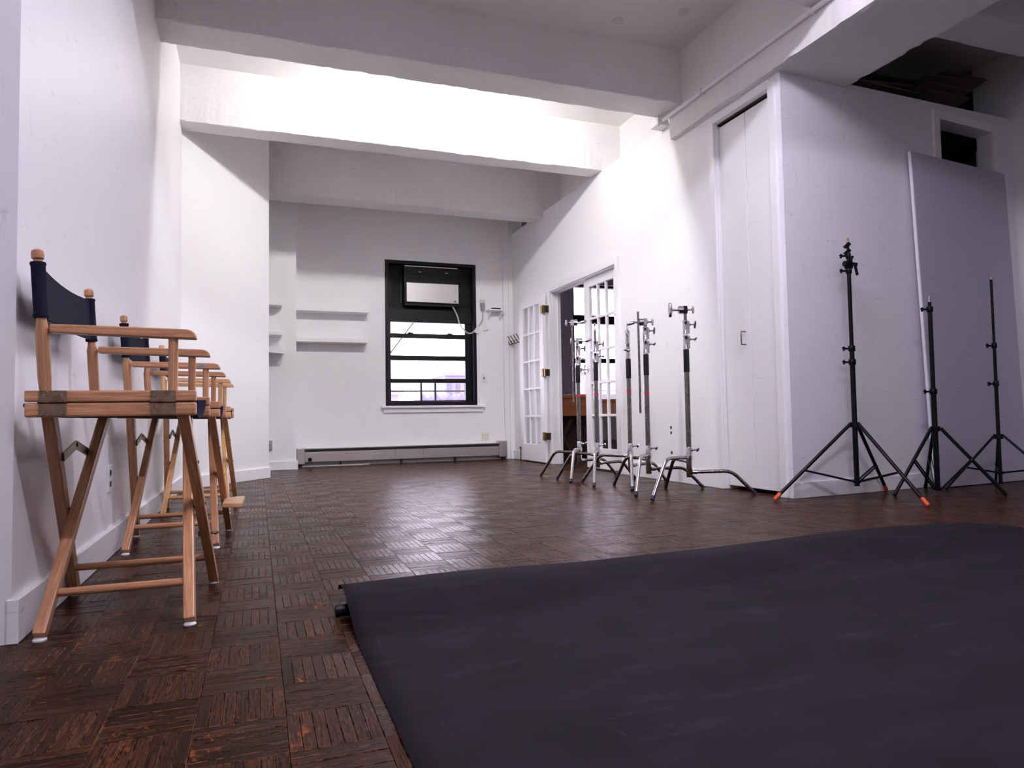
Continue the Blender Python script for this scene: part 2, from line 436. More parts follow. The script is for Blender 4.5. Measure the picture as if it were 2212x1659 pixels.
# back wall with window opening
wx0, wx1, wz0, wz1 = 1.53, 2.745, .722, 2.60
b = MB().box(.40, wx0, YB, YB+.3, 0, 3.6).box(wx1, 3.42, YB, YB+.3, 0, 3.6).box(wx0, wx1, YB, YB+.3, 0, wz0).box(wx0, wx1, YB, YB+.3, wz1, 3.6)
struct('wall_back', b, 'wall_white', 'white back wall around the black window', 'wall')
struct('trim_1', B(3.12, 3.185, 8.81, YB, 0, 3.6).box(3.185, 3.26, 8.78, YB, 0, 3.6), 'wall_white', 'white corner pilaster between back wall and right wall', 'pilaster')
# right wall with french door opening and closet opening
fy0, fy1, fz = 5.965, 7.515, 2.03
cy0, cy1, cz = 3.79, 4.39, 2.785
xr1 = XR+.12
b = MB().box(XR, xr1, 4.92, fy0, 0, 3.035).box(XR, xr1, fy1, YB, 0, 3.035).box(XR, xr1, fy0, fy1, fz, 3.035)
b.box(XR, xr1, cy1, 4.92, 0, 2.86).box(XR, xr1, cy0, cy1, cz, 2.86)
struct('wall_right', b, 'wall_white', 'white right partition wall with french doors and closet', 'wall')
# panel wall (askew) with the doorway at its right end
def pwbox(mb, xa, xb, z0, z1a, z1b, th=.12, off=0):
    return mb.prism([(xa, PW(xa)+off), (xb, PW(xb)+off), (xb, PW(xb)+th+off), (xa, PW(xa)+th+off)], z0, [z1a, z1b, z1b, z1a])
def PT(x): return 2.875+.034*(x-3.3)
dx0, dx1, dz1 = 4.93, 5.59, 2.80
b = pwbox(MB(), XR, dx0, 0, PT(XR), PT(dx0), .105); pwbox(b, dx1, 5.95, 0, PT(dx1), PT(5.95)); pwbox(b, dx0, dx1, dz1, PT(dx0), PT(dx1))
struct('wall_panel', b, 'wall_panel', 'lavender-lit white wall behind the black light stands', 'wall')
struct('wall_side', B(5.86, 6.1, 3.40, 4.2, 0, 3.6), 'wall_white', 'white side wall at the right edge', 'wall')
struct('wall_east', B(9.0, 9.2, -3.1, 3.6, 0, 3.6).box(6.1, 9.2, 3.40, 3.6, 0, 3.6), 'wall_white', 'far white wall of the unlit room part to the right', 'wall')
struct('wall_front', B(-2.1, 9.2, -3.3, -3.0, 0, 3.6), 'wall_white', 'white wall behind the viewer', 'wall')
# closet volume behind the panel wall
struct('wall_closet', B(3.42, 7.2, 4.95, 5.05, 0, 3.6).box(6.1, 6.2, 3.9, 5.0, 0, 3.6), 'office_wall', 'dark rear wall of the closet loft', 'wall')
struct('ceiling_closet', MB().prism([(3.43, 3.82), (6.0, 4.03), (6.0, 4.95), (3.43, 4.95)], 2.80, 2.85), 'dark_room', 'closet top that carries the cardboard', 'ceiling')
# office beyond the french doors
ox0, ox1, oz0, oz1 = 4.17, 6.4, .80, 2.42
b = MB().box(3.42, ox0, YB, YB+.3, 0, 3.6).box(ox1, 7.2, YB, YB+.3, 0, 3.6).box(ox0, ox1, YB, YB+.3, 0, oz0).box(ox0, ox1, YB, YB+.3, oz1, 3.6)
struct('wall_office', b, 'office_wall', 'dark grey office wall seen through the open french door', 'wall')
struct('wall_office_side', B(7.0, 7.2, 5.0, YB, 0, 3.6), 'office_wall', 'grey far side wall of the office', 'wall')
# ceiling and beams
struct('ceiling', B(-2.2, 9.3, -3.2, 9.2, CEIL, 3.7), 'ceiling_paint', 'grey painted concrete ceiling above the beams', 'ceiling')
def beam(name, x0, x1, y0, y1, z0, label, z1=3.56, along='x', seed=0):
    """concrete beam with chipped, uneven lower edges"""
    rg = random.Random(seed); L = (x1-x0) if along == 'x' else (y1-y0); n = max(8, int(L/.035))
    sect = [(0, 1), (0, .5), (0, .06), (0, 0), (.04, -.002), (.5, 0), (.96, -.002), (1, 0), (1, .06), (1, .5), (1, 1)]
    wS = (y1-y0) if along == 'x' else (x1-x0); h = z1-z0
    vs = []; m = len(sect); jl = jr = 0
    for i in range(n+1):
        jl = jl*.6+rg.uniform(-.0065, .0065); jr = jr*.6+rg.uniform(-.0065, .0065)
        for k, (a, c) in enumerate(sect):
            p, z = a*wS, z0+c*h
            if k in (2, 3, 4): p += jl*(1 if k != 4 else .6); z += abs(jl)*.8 if k == 3 else 0
            if k in (6, 7, 8): p += jr*(1 if k != 6 else .6); z += abs(jr)*.8 if k == 7 else 0
            tt = i/n*L
            vs.append((x0+tt, y0+p, z) if along == 'x' else (x0+p, y0+tt, z))
    fs = []
    for i in range(n):
        for k in range(m-1):
            f = (i*m+k, i*m+k+1, (i+1)*m+k+1, (i+1)*m+k); fs.append(f if along != 'x' else f[::-1])
    fs += [tuple(range(m)), tuple(n*m+k for k in range(m-1, -1, -1))]
    mb = MB().add(vs, fs)
    return struct(name, mb, 'beam_concrete', label, 'ceiling beam')
beam('ceiling_beam', -1.6, 3.27, 1.30, 1.60, 3.08, 'ceiling beam above the viewer', seed=1)
beam('ceiling_beam', -1.6, 3.27, 3.03, 3.32, 3.08, 'ceiling beam over the near chair, above the frame', seed=2)
beam('ceiling_beam', XL-.05, 3.27, 4.73, 5.03, 3.085, 'nearest visible ceiling beam, its face in shade', seed=3)
beam('ceiling_beam', XL-.05, 3.52, 6.20, 6.42, 3.04, 'brightly lit ceiling beam in the middle of the room', seed=4)
beam('ceiling_beam', -.3, 3.52, 7.70, 7.98, 2.975, 'farthest ceiling beam, above the window wall', seed=5)
beam('ceiling_beam', 3.24, 3.92, -3.0, 4.92, 2.86, 'broad lengthwise ceiling beam over the closet door', along='y', seed=6)
beam('ceiling_beam', 3.49, 3.92, 4.93, 8.84, 2.90, 'lengthwise ceiling beam above the french door wall', along='y', seed=7)
beam('ceiling_beam', 3.90, 9.0, 3.03, 3.32, 3.08, 'short ceiling beam at the upper right over the leaning board', seed=8)

# round plugged holes, painted a shade darker
paint('patch_paint', (.72, .69, .69), .7, .2)
for nm, p0, p1 in (('hole_cover', (2.54, 4.50, CEIL), (2.54, 4.50, CEIL-.004)), ('hole_cover', (2.94, 4.24, CEIL), (2.94, 4.24, CEIL-.004)), ('hole_cover', (.20, 7.698, 3.415), (.20, 7.692, 3.415))):
    tag(MB().cyl(p0, p1, .045, n=20).build(nm, 'patch_paint'), {2.54: 'round plug in the ceiling before the nearest visible beam', 2.94: 'faint round plug in the ceiling near the lengthwise beam', .20: 'round plug on the farthest beam near its left end'}[p0[0]], 'hole cover')

# baseboards
def bb(name, segs, label, mat='baseboard_paint'):
    mb = MB()
    for poly, h in segs: mb.prism(poly, 0, h)
    return struct(name, mb, mat, label, 'baseboard', bevel=.003)
bb('baseboard_left', [([(XL-.01, 2.165), (XL+.018, 2.165), (XL+.018, 6.37), (XL-.01, 6.39)], .115)], 'white baseboard along the left wall behind the chairs')
bb('baseboard_angled', [([(XL-.02, 6.36), (XL+.01, 6.355), (.124, 7.312), (.098, 7.335)], .105), ], 'white baseboard of the slanting wall')
bb('baseboard_alcove', [([(-.4, 8.33), (.436, 8.33), (.436, YB+.01), (.418, YB+.01), (.418, 8.352), (-.4, 8.352)], .10)], 'white baseboard of the shelf alcove')
bb('baseboard_right', [([(XR-.018, 4.45), (XR+.005, 4.45), (XR+.005, 5.893), (XR-.018, 5.893)], .115), ([(XR-.018, 7.587), (XR+.005, 7.587), (XR+.005, 8.79), (XR-.018, 8.79)], .115)], 'white baseboard along the french door wall')
bb('baseboard_panel', [([(XR-.012, PW(XR)-.014), (4.90, PW(4.90)-.014), (4.90, PW(4.9)+.003), (XR, PW(XR)+.003)], .105), ([(XR-.012, 3.67), (XR+.002, 3.67), (XR+.002, 3.715), (XR-.012, 3.715)], .105)], 'white baseboard under the lavender wall')

# ------------------------------------------------------------------ french doors
def leaf(name, y0, y1, xc, hinge_at_low, label):
    """glazed leaf in the plane x = xc, 3 x 5 panes"""
    t = thing(name, (xc, (y0+y1)/2, 0), label, 'door', kind='structure'); t['world_geo'] = 1
    z0, z1 = .015, 2.015; th = .036; st = .115
    xa, xb = xc-th/2, xc+th/2
    for a, bq in ((y0, y0+st), (y1-st, y1)): B(xa, xb, a, bq, z0, z1).build('stile', 'door_white', t, bevel=.002)
    B(xa, xb, y0+st, y1-st, 1.925, z1).build('top_rail', 'door_white', t, bevel=.002)
    B(xa, xb, y0+st, y1-st, z0, .222).build('bottom_rail', 'door_white', t, bevel=.002)
    ya, yb, za, zb = y0+st, y1-st, .222, 1.925
    mu = .024
    for k in (1, 2):
        yc = ya+(yb-ya)*k/3; B(xa+.004, xb-.004, yc-mu/2, yc+mu/2, za, zb).build('muntin', 'door_white', t, bevel=.003)
    for k in (1, 2, 3, 4):
        zc = za+(zb-za)*k/5; B(xa+.0045, xb-.0045, ya, yb, zc-mu/2, zc+mu/2).build('muntin', 'door_white', t, bevel=.003)
    for r in range(5):
        for c in range(3):
            B(xc-.002, xc+.002, ya+(yb-ya)*c/3, ya+(yb-ya)*(c+1)/3, za+(zb-za)*r/5, za+(zb-za)*(r+1)/5).build('pane', 'pane_glass', t)
    return t
d1 = leaf('door_1', 5.975, 6.735, XR+.055, True, 'closed right leaf of the white french door with fifteen panes')
for z in (1.83, 1.075, .32):
    MB().box(XR-.008, XR+.04, 5.96, 5.977, z-.045, z+.045).cyl((XR-.006, 5.97, z-.05), (XR-.006, 5.97, z+.05), .006, n=8).build('hinge', 'brass', d1, smooth=40)
k = MB().cyl((XR+.037, 6.695, 1.05), (XR+.028, 6.695, 1.05), .032, n=20).cyl((XR+.03, 6.695, 1.05), (XR-.03, 6.695, 1.05), .009)
k.lathe((XR-.025, 6.695, 1.05), (-1, 0, 0), [(.010, 0), (.02, .005), (.026, .018), (.024, .032), (.012, .038)])
k.build('knob', 'nickel', d1, smooth=40)
B(XR+.034, XR+.05, 6.732, 6.75, 1.0, 1.11).build('latch_plate', 'slot_black', d1)
d2 = leaf('door_2', 7.60, 8.37, XR-.055, True, 'open left leaf of the white french door folded back against the wall')
for z in (1.83, 1.075, .325):
    MB().box(XR-.082, XR-.074, 7.600, 7.645, z-.045, z+.045).box(XR-.082, XR-.074, 7.54, 7.585, z-.045, z+.045).box(XR-.076, XR-.020, 7.54, 7.575, z-.04, z+.04).build('hinge', 'bronze', d2, bevel=.002)
    MB().cyl((XR-.086, 7.5925, z-.05), (XR-.086, 7.5925, z+.05), .008, n=10).build('hinge_pin', 'brass', d2, smooth=40)
MB().cyl((XR-.082, 8.36, 0.0), (XR-.082, 8.36, .16), .006, n=8).box(XR-.095, XR-.075, 8.353, 8.37, .15, .175).build('floor_bolt', 'bronze', d2, smooth=40)
cs = MB().box(XR-.022, XR, 5.895, 5.96, 0, 2.095).box(XR-.022, XR, 7.52, 7.585, 0, 2.095).box(XR-.022, XR, 5.96, 7.52, 2.03, 2.095)
cs.box(XR, xr1, 5.955, 5.969, 0, 2.03).box(XR, xr1, 7.512, 7.525, 0, 2.03).box(XR, xr1, 5.965, 7.515, 2.02, 2.032).box(XR+.075, XR+.09, 7.50, 7.515, 0, 2.025).box(XR+.075, XR+.09, 5.965, 7.515, 2.017, 2.021)
struct('trim_2', cs, 'trim_white', 'white casing around the french doors', 'door casing', bevel=.002)

# ------------------------------------------------------------------ closet bifold door
d3 = thing('door_3', (XR, 4.09, 0), 'tall white bifold closet door with a wire pull', 'door', kind='structure'); d3['world_geo'] = 1
for a, bq in ((3.795, 4.080), (4.087, 4.382)): B(XR+.03, XR+.058, a, bq, .028, 2.755).build('door_panel', 'door_white', d3, bevel=.003)
MB().tube([(XR+.03, 4.145, 1.155), (XR-.008, 4.145, 1.155), (XR-.012, 4.145, 1.148), (XR-.012, 4.145, 1.068), (XR-.008, 4.145, 1.061), (XR+.03, 4.145, 1.061)], .0045, 8).build('pull_handle', 'steel', d3, smooth=50)
B(XR+.02, XR+.066, 3.795, 4.385, 2.765, 2.784).build('track', 'slot_black', d3)
cs = MB().box(XR-.02, XR, 3.725, 3.785, 0, 2.835).box(XR-.02, XR, 4.392, 4.452, 0, 2.835).box(XR-.02, XR, 3.785, 4.392, 2.785, 2.835)
cs.box(XR, xr1, 3.78, 3.792, 0, 2.785).box(XR, xr1, 4.387, 4.40, 0, 2.785).box(XR, xr1, 3.79, 4.39, 2.78, 2.79)
struct('trim_3', cs, 'trim_white', 'white casing around the tall closet door', 'door casing', bevel=.002)
struct('wall_closet_lining', B(XR+.115, xr1+.02, 3.79, 4.39, 0, 2.8), 'dark_room', 'near-black sheet for the unlit closet behind the bifold door', 'wall')

# doorway in the panel wall, mostly hidden by the leaning board
b = pwbox(MB(), dx0-.07, dx0, 0, 2.87, 2.87, .02, -.02); pwbox(b, dx1, dx1+.07, 0, 2.87, 2.87, .02, -.02); pwbox(b, dx0, dx1, dz1, 2.87, 2.87, .02, -.02)
pwbox(b, dx0-.005, dx0+.008, 0, dz1, dz1, .11, 0); pwbox(b, dx1-.008, dx1+.005, 0, dz1, dz1, .11, 0)
struct('trim_4', b, 'trim_white', 'white casing of the dark doorway above the leaning board', 'door casing', bevel=.002)
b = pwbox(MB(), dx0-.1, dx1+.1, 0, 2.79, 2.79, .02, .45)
struct('door_4', b, 'dark_room', 'near-black sheet for the unlit doorway above the leaning board', 'door')
struct('trim_5', B(5.835, 5.862, 3.41, 3.75, 1.72, 1.80).box(5.82, 5.862, 3.41, 3.75, 1.70, 1.722), 'trim_white', 'white moulding on the side wall at the right edge', 'moulding')

# ------------------------------------------------------------------ window in the back wall
w = thing('window_1', ((wx0+wx1)/2, YB, wz0), 'tall black-framed sash window in the back wall', 'window', kind='structure'); w['world_geo'] = 1
yf = YB+.03
fr = MB().box(wx0, wx0+.045, YB-.004, YB+.2, wz0, wz1).box(wx1-.045, wx1, YB-.004, YB+.2, wz0, wz1).box(wx0+.045, wx1-.045, YB-.004, YB+.2, wz1-.045, wz1).box(wx0+.045, wx1-.045, YB+.0, YB+.2, wz0, wz0+.05)
fr.build('frame', 'window_black', w, bevel=.003)
B(wx0+.045, wx1-.045, YB+.10, YB+.14, 1.82, wz1-.045).build('blanking_panel', 'window_panel', w)
mo = MB()
for (a, bq) in ((wx0+.07, 1.76), (2.51, wx1-.07)):
    mo.box(a, bq, YB+.09, YB+.102, 2.04, 2.055).box(a, bq, YB+.09, YB+.102, 2.49, 2.505).box(a, a+.015, YB+.09, YB+.102, 2.04, 2.5).box(bq-.015, bq, YB+.09, YB+.102, 2.04, 2.5)
mo.box(wx0+.045, wx1-.045, YB+.08, YB+.11, 1.96, 1.985)
mo.build('panel_moulding', 'window_black', w)
B(wx0+.045, wx1-.045, YB+.06, YB+.12, 1.81, 1.965).build('header_rail', 'window_black', w, bevel=.003)
B(wx0+.045, wx0+.085, YB+.09, YB+.13, .77, 1.82).build('sash_stile', 'window_black', w)
B(2.612, wx1-.045, YB+.09, YB+.13, .77, 1.82).build('sash_stile', 'window_black', w)
for a, bq, yy in ((1.605, 1.665, .085), (1.315, 1.378, .10), (1.020, 1.075, .075), (.735, .79, .075)):
    B(wx0+.045, wx1-.045, YB+yy, YB+yy+.035, a, bq).build('sash_rail', 'window_black', w, bevel=.002)
for x in (1.87, 2.40):
    MB().box(x-.035, x+.035, YB+.07, YB+.10, 1.665, 1.675).bar((x-.02, YB+.08, 1.675), (x+.045, YB+.08, 1.692), .012, .008).build('sash_lock', 'window_black', w)
    MB().tube([(x-.025, YB+.11, 1.378), (x-.025, YB+.11, 1.405), (x+.025, YB+.11, 1.405), (x+.025, YB+.11, 1.378)], .004, 6).build('sash_lift', 'window_black', w)
for a, bq in ((1.665, 1.815), (1.378, 1.605), (1.075, 1.315), (.79, 1.02)):
    B(wx0+.08, 2.615, YB+.112, YB+.116, a, bq).build('pane', 'window_glass', w)
struct('trim_6', MB().box(1.47, 2.835, YB-.07, YB+.0, .695, .722).box(1.50, 2.815, YB-.03, YB, .635, .697), 'trim_white', 'white sill board under the black window', 'window sill', bevel=.004)

# office window
w2 = thing('window_2', ((ox0+ox1)/2, YB, oz0), 'bright office window seen through the french doors', 'window', kind='structure'); w2['world_geo'] = 1
f = MB().box(ox0, ox0+.04, YB+.05, YB+.15, oz0, oz1).box(ox1-.04, ox1, YB+.05, YB+.15, oz0, oz1).box(ox0, ox1, YB+.05, YB+.15, oz1-.03, oz1).box(ox0, ox1, YB+.05, YB+.15, oz0, oz0+.05)
f.build('frame', 'window_black', w2)
B(ox0, ox1, YB+.04, YB+.12, 1.868, 1.985).build('transom', 'window_black', w2)
B(ox0, ox1, YB+.05, YB+.12, 1.306, 1.37).build('meeting_rail', 'window_black', w2)
for x in (5.05, 5.75): B(x-.025, x+.025, YB+.05, YB+.12, oz0, oz1).build('mullion', 'window_black', w2)
for x0_, x1_ in ((ox0+.04, 5.025), (5.075, 5.725), (5.775, ox1-.04)):
    for a, bq in ((oz0+.05, 1.306), (1.37, 1.868), (1.985, oz1-.03)):
        B(x0_, x1_, YB+.09, YB+.094, a, bq).build('pane', 'window_glass', w2)

# ------------------------------------------------------------------ ceiling lamps (strip lights hidden in the beam bays)
def strip_light(name, x0, x1, y, z, strength, col, label, r=.026):
    t = thing(name, ((x0+x1)/2, y, z), label, 'lamp'); t['world_geo'] = 1
    em = 'tube_'+name+str(int(y*10)); emit(em, col, strength)
    MB().box(x0-.05, x1+.05, y-.045, y+.045, z+.04, z+.085).box(x0-.05, x0-.03, y-.02, y+.02, z-.03, z+.05).box(x1+.03, x1+.05, y-.02, y+.02, z-.03, z+.05).build('housing', 'white_plastic', t)
    MB().cyl((x0-.03, y, z), (x1+.03, y, z), r, n=12).build('tube', em, t, smooth=40)
    B((x0+x1)/2-.05, (x0+x1)/2+.05, y-.03, y+.03, z+.085, CEIL+.01).build('hanger', 'white_plastic', t)
    return t
strip_light('strip_light', .7, 2.2, 5.10, 3.33, LAMP_BACK, (1.0, .975, .99), 'strip light hidden behind the nearest visible beam')
strip_light('strip_light', 1.1, 2.2, 2.40, 3.36, LAMP_MID, (.86, .825, 1.0), 'strip light in the bay above the paper, out of frame')
strip_light('strip_light', .5, 1.7, .35, 3.36, LAMP_FILL, (.86, .825, 1.0), 'added unseen fill strip light in the bay above the viewer')  # unseen lamp added to fill the near part of the room

# ------------------------------------------------------------------ seamless paper and its core
PX0, PX1 = .240, 3.22
def paper(u, v):
    # u across, v from near to far
    x = PX0+(PX1-PX0)*u
    prof = [(-1.6, .0015), (1.0, .0015), (1.72, .0015), (1.88, .008), (1.97, .026), (2.04, .043), (2.10, .053), (2.16, .057), (2.22, .054), (2.265, .043), (2.29, .026)]
    q = v*(len(prof)-1); i = min(int(q), len(prof)-2); f_ = q-i
    p0 = prof[max(i-1, 0)]; p1 = prof[i]; p2 = prof[i+1]; p3 = prof[min(i+2, len(prof)-1)]
    def cr(a, b_, c, d): return .5*((2*b_)+(-a+c)*f_+(2*a-5*b_+4*c-d)*f_*f_+(-a+3*b_-3*c+d)*f_**3)
    y, z = (cr(p0[k], p1[k], p2[k], p3[k]) for k in (0, 1))
    if i < 2: y = p1[0]+(p2[0]-p1[0])*f_; z = .0015
    y += .13*u*max(0, min(1, (y-.8)/1.2))
    if u > .97: y -= (u-.97)*3.0*max(0, min(1, (y-2.0)/.2))
    z += .006*math.sin(u*9+1)*max(0, min(1, (y-1.9)/.2)) + .0025*(1+math.sin(u*21+y*5)*math.sin(y*3.1+u*4))*min(1, max(0, (y-.9)))
    z *= 1-.35*max(0, (u-.75)/.25)
    return (x, y, max(z, .0015))
pp = MB().grid(paper, 60, 60, None)
po = pp.build('paper_backdrop', 'black_paper', smooth=60)
po.modifiers.new('thickness', 'SOLIDIFY').thickness = .0012
tag(po, 'sheet of black seamless paper rolled out over the parquet floor', 'paper backdrop')
tb = thing('paper_core', (.3, 2.085, 0), 'black tube end sticking out from under the black paper', 'tube')
MB().tube([(-.088, 0, .0178), (2.85, .115, .0178)], .0175, 20).build('tube', 'black_plastic', tb, smooth=50)
MB().cyl((-.0885, 0, .0178), (-.0895, 0, .0178), .013, n=16).build('tube_bore', 'slot_black', tb)

# ------------------------------------------------------------------ director's chairs
def make_chair(cx, cy, label, wd_='beech', footrest=False, sticker=False, bolt=False):
    t = thing('director_chair', (cx, cy, 0), label, 'chair', 'folding director chairs along the left wall')
    for s in (-1, 1):                                  # near (-1) and far (+1) side
        ys = s*.297
        # seat rails
        up_ = MB().bar((-.205, ys, .641), (.202, ys, .641), .030, .030).build('seat_rail', wd_, t, bevel=.004)
        lo = MB().prism([(-.205, ys-.015), (.202, ys-.015), (.202, ys+.015), (-.205, ys+.015)], .586, .6235).build('leg_rail', wd_, t, bevel=.006)
        for hx in (-.140, .120):
            yo = ys+s*.0155
            h = MB().box(hx-.031, hx+.031, min(yo, yo+s*.003), max(yo, yo+s*.003), .6285, .6555).box(hx-.031, hx+.031, min(yo, yo+s*.003), max(yo, yo+s*.003), .590, .621)
            h.cyl((hx-.033, yo+s*.003, .6248), (hx+.033, yo+s*.003, .6248), .0038, n=8)
            ho = h.build('hinge', 'zinc', t, smooth=40)
            for sx in (-.021, .021):
                for sz in (.645, .598):
                    MB().cyl((hx+sx, yo+s*.003, sz), (hx+sx, yo+s*.0048, sz), .0042, n=8).build('screw', 'steel', ho, smooth=40)
        # back post, turned finial
        p0, p1 = Vector((-.160, ys, .652)), Vector((-.184, ys, 1.03)); ax = (p1-p0).normalized()
        pr = [(.0145, 0), (.0165, .04), (.0165, .165), (.0125, .185), (.0112, .20), (.0112, .318), (.0135, .322), (.0135, .333), (.0105, .338), (.0105, .350), (.0145, .354), (.0150, .364), (.0135, .374), (.006, .379)]
        MB().lathe(p0, ax, pr, 16).build('back_post', wd_, t, smooth=40)
        # front post
        MB().lathe((.142, ys, .655), (.004, 0, 1), [(.0125, 0), (.0125, .152)], 14).build('front_post', wd_, t, smooth=40)
        # arm with rounded front end
        prof = [(-.150, .808), (-.150, .831), (.02, .829), (.178, .826), (.192, .822), (.200, .812), (.203, .799), (.02, .803)]
        n = len(prof); wv = .019
        vs = [(x, ys-wv, z) for x, z in prof]+[(x, ys+wv, z) for x, z in prof]
        ar = MB().add(vs, [tuple(range(n)), tuple(range(2*n-1, n-1, -1))]+[(k, n+k, n+(k+1) % n, (k+1) % n) for k in range(n)]).build('armrest', wd_, t, bevel=.004)
        if sticker and s < 0:
            MB().box(.118, .136, ys-.0198, ys-.0190, .808, .820).build('sticker', 'blue_tape', ar)
    # crossing legs; pair A runs near-top to far-floor, pair B far-top to near-floor
    for xa, xt, yt in ((-.208, -.158, 1), (.218, .165, 1), (-.174, -.124, -1), (.185, .131, -1)):
        top, bot = Vector((xt, -yt*.272, .600)), Vector((xa, yt*.268, .012))
        lg = MB().bar(bot, top, .030, .038, (0, 1, 0)).build('leg', wd_, t, bevel=.004)
        MB().lathe((xa, yt*.262, .0), (0, 0, 1), [(.016, 0), (.017, .004), (.012, .010), (.004, .011)], 16).build('glide', 'white_glide', lg, smooth=40)
        mid = (bot+top)/2
        for q in (.505, .74):
            c = bot+(top-bot)*q
            sx = -1 if xa < 0 else 1
            MB().cyl(c+Vector((sx*.014, 0, 0)), c+Vector((sx*.0185, 0, 0)), .005, n=8).build('bolt_head', 'steel', lg, smooth=40)
    for xa in (-.166, .175):
        MB().cyl((xa-.006, 0, .306), (xa+.006, 0, .306), .012, n=10).build('pivot', 'steel', t, smooth=40)
    # dowel stretchers joining front and back legs
    def yat(yt, z): return yt*.268+(-yt*.272-yt*.268)*(z-.012)/.588
    for (xa, xb), yt in (((-.200, .210), 1), ((-.166, .177), -1)):
        MB().tube([(xa+.008, yat(yt, .105), .105), (xb-.008, yat(yt, .105), .105)], .0115, 12).build('stretcher', wd_, t, smooth=50)
    # folding metal brace between the back legs
    zA = .475; pa, pb, pm = Vector((-.150, yat(1, zA), zA)), Vector((-.152, yat(-1, zA), zA)), Vector((-.150, -.01, .505))
    br = MB().bar(pa, pm, .006, .024).bar(pm, pb, .006, .024); br.cyl(pm-Vector((.006, 0, 0)), pm+Vector((.006, 0, 0)), .006, n=8)
    br.build('folding_brace', 'bronze', t, smooth=40)
    # canvas back with sleeves
    def back(u, v):
        y = -.297+.594*u; s_ = 4*u*(1-u)
        return (-.168-.010*v-.006*s_, y, .852+.140*v-.004*s_-.010*s_*v)
    MB().grid(back, 20, 8, .004).build('canvas_back', 'canvas', t, smooth=60)
    for s in (-1, 1):
        p0, p1 = Vector((-.1725, s*.297, .848)), Vector((-.182, s*.297, .995))
        d = (p1-p0); sl = MB()
        sl.tube([p0, p0+d*.03, p0+d*.07, p0+d*.5, p0+d*.93, p0+d*.965, p1], [.0165, .019, .0172, .0172, .0172, .0192, .0178], 16)
        sl.build('canvas_sleeve', 'canvas', t, smooth=60)
    # sagging canvas seat
    def seat(u, v):
        return (-.19+.38*u, -.285+.57*v, .652-.062*math.sin(math.pi*v)**.6-.006*u)
    MB().grid(seat, 8, 16, .004).build('canvas_seat', 'canvas', t, smooth=60)
    for s in (-1, 1):
        MB().cyl((-.212, s*.285, .618), (-.200, s*.285, .618), .005, n=8).build('seat_dowel', 'canvas', t, smooth=40)
    if footrest:
        zf = .175
        pl = [(.205, -.14), (.262, -.17), (.292, -.17), (.300, .15), (.262, .15), (.235, .12), (.205, .12)]
        MB().prism(pl, zf-.010, zf+.010).build('footrest', 'beech_light', t, bevel=.003)
    if bolt:
        zb = .20; yy = yat(1, zb)
        MB().cyl((.182, yy, zb), (.244, yy, zb), .004, n=8).cyl((.180, yy, zb), (.190, yy, zb), .009, n=6).cyl((.228, yy, zb), (.236, yy, zb), .007, n=6).build('footrest_bolt', 'zinc', t, smooth=40)
    return t
make_chair(-.362, 2.435, 'nearest director chair, reddish beech frame with navy canvas', 'beech', bolt=True)
make_chair(-.358, 3.675, 'middle director chair with a footrest board and a blue sticker', 'beech', footrest=True, sticker=True)
make_chair(-.355, 4.915, 'farthest director chair of the row, beside the slanting wall', 'beech_light')

# ------------------------------------------------------------------ C-stands
RV = Vector((.94, -.34, 0)).normalized()          # a handy sideways direction
def tknob(parent, base, d, L=.045, mat='chrome', twist=.4, big=1.3):
    base, d = Vector(base), Vector(d).normalized()
    side = d.cross(Vector((0, 0, 1))); side = side.normalized() if side.length > .1 else Vector((1, 0, 0)); u = side.cross(d)
    w_ = side*math.cos(twist)+u*math.sin(twist)
    e = base+d*L
    mb = MB().cyl(base, e, .0045*big, n=8).cyl(base, base+d*.008, .009*big, n=10)
    mb.tube([e-w_*.021*big, e-w_*.014*big, e, e+w_*.014*big, e+w_*.021*big], [.0045*big, .0062*big, .0075*big, .0062*big, .0045*big], 8)
    return mb.build('t_knob', mat, parent, smooth=45)
def grip_head(t, c, d, block='chrome_worn', handle='bar', back_twist=.2):
    """2.5 inch grip head at local point c, discs facing d"""
    c, d = Vector(c), Vector(d).normalized(); g = MB()
    g.bar(c-Vector((0, 0, .028)), c+Vector((0, 0, .028)), .026, .030, d)
    hd = g.build('grip_head', block, t, bevel=.003)
    q = MB().cyl(c+d*.014, c+d*.024, .028, n=20).cyl(c+d*.024, c+d*.028, .024, n=20).cyl(c+d*.028, c+d*.038, .030, n=20).cyl(c+d*.038, c+d*.046, .026, n=20)
    q.cyl(c+d*.046, c+d*.090, .008, n=10); q.build('grip_disc', 'chrome', hd, smooth=40)
    e = c+d*.105
    if handle == 'wheel':
        MB().tube([e+Vector((0, 0, z)) for z in (-.052, -.046, -.02, 0, .02, .046, .052)], [.006, .012, .014, .017, .014, .012, .006], 12).build('handle', 'chrome', hd, smooth=60)
    else:
        dd = (d+Vector((0, 0, .25 if handle == 'up' else -.25))).normalized()
        b0 = c+d*.075
        MB().tube([b0, b0+dd*.012, b0+dd*.05, b0+dd*.058], [.011, .0145, .0135, .010], 12).cyl(b0+dd*.058, b0+dd*.060, .007, n=10).build('handle', 'chrome', hd, smooth=60)
    tknob(hd, c-d*.014, -d, .042, 'chrome', back_twist+1.4)
    return hd
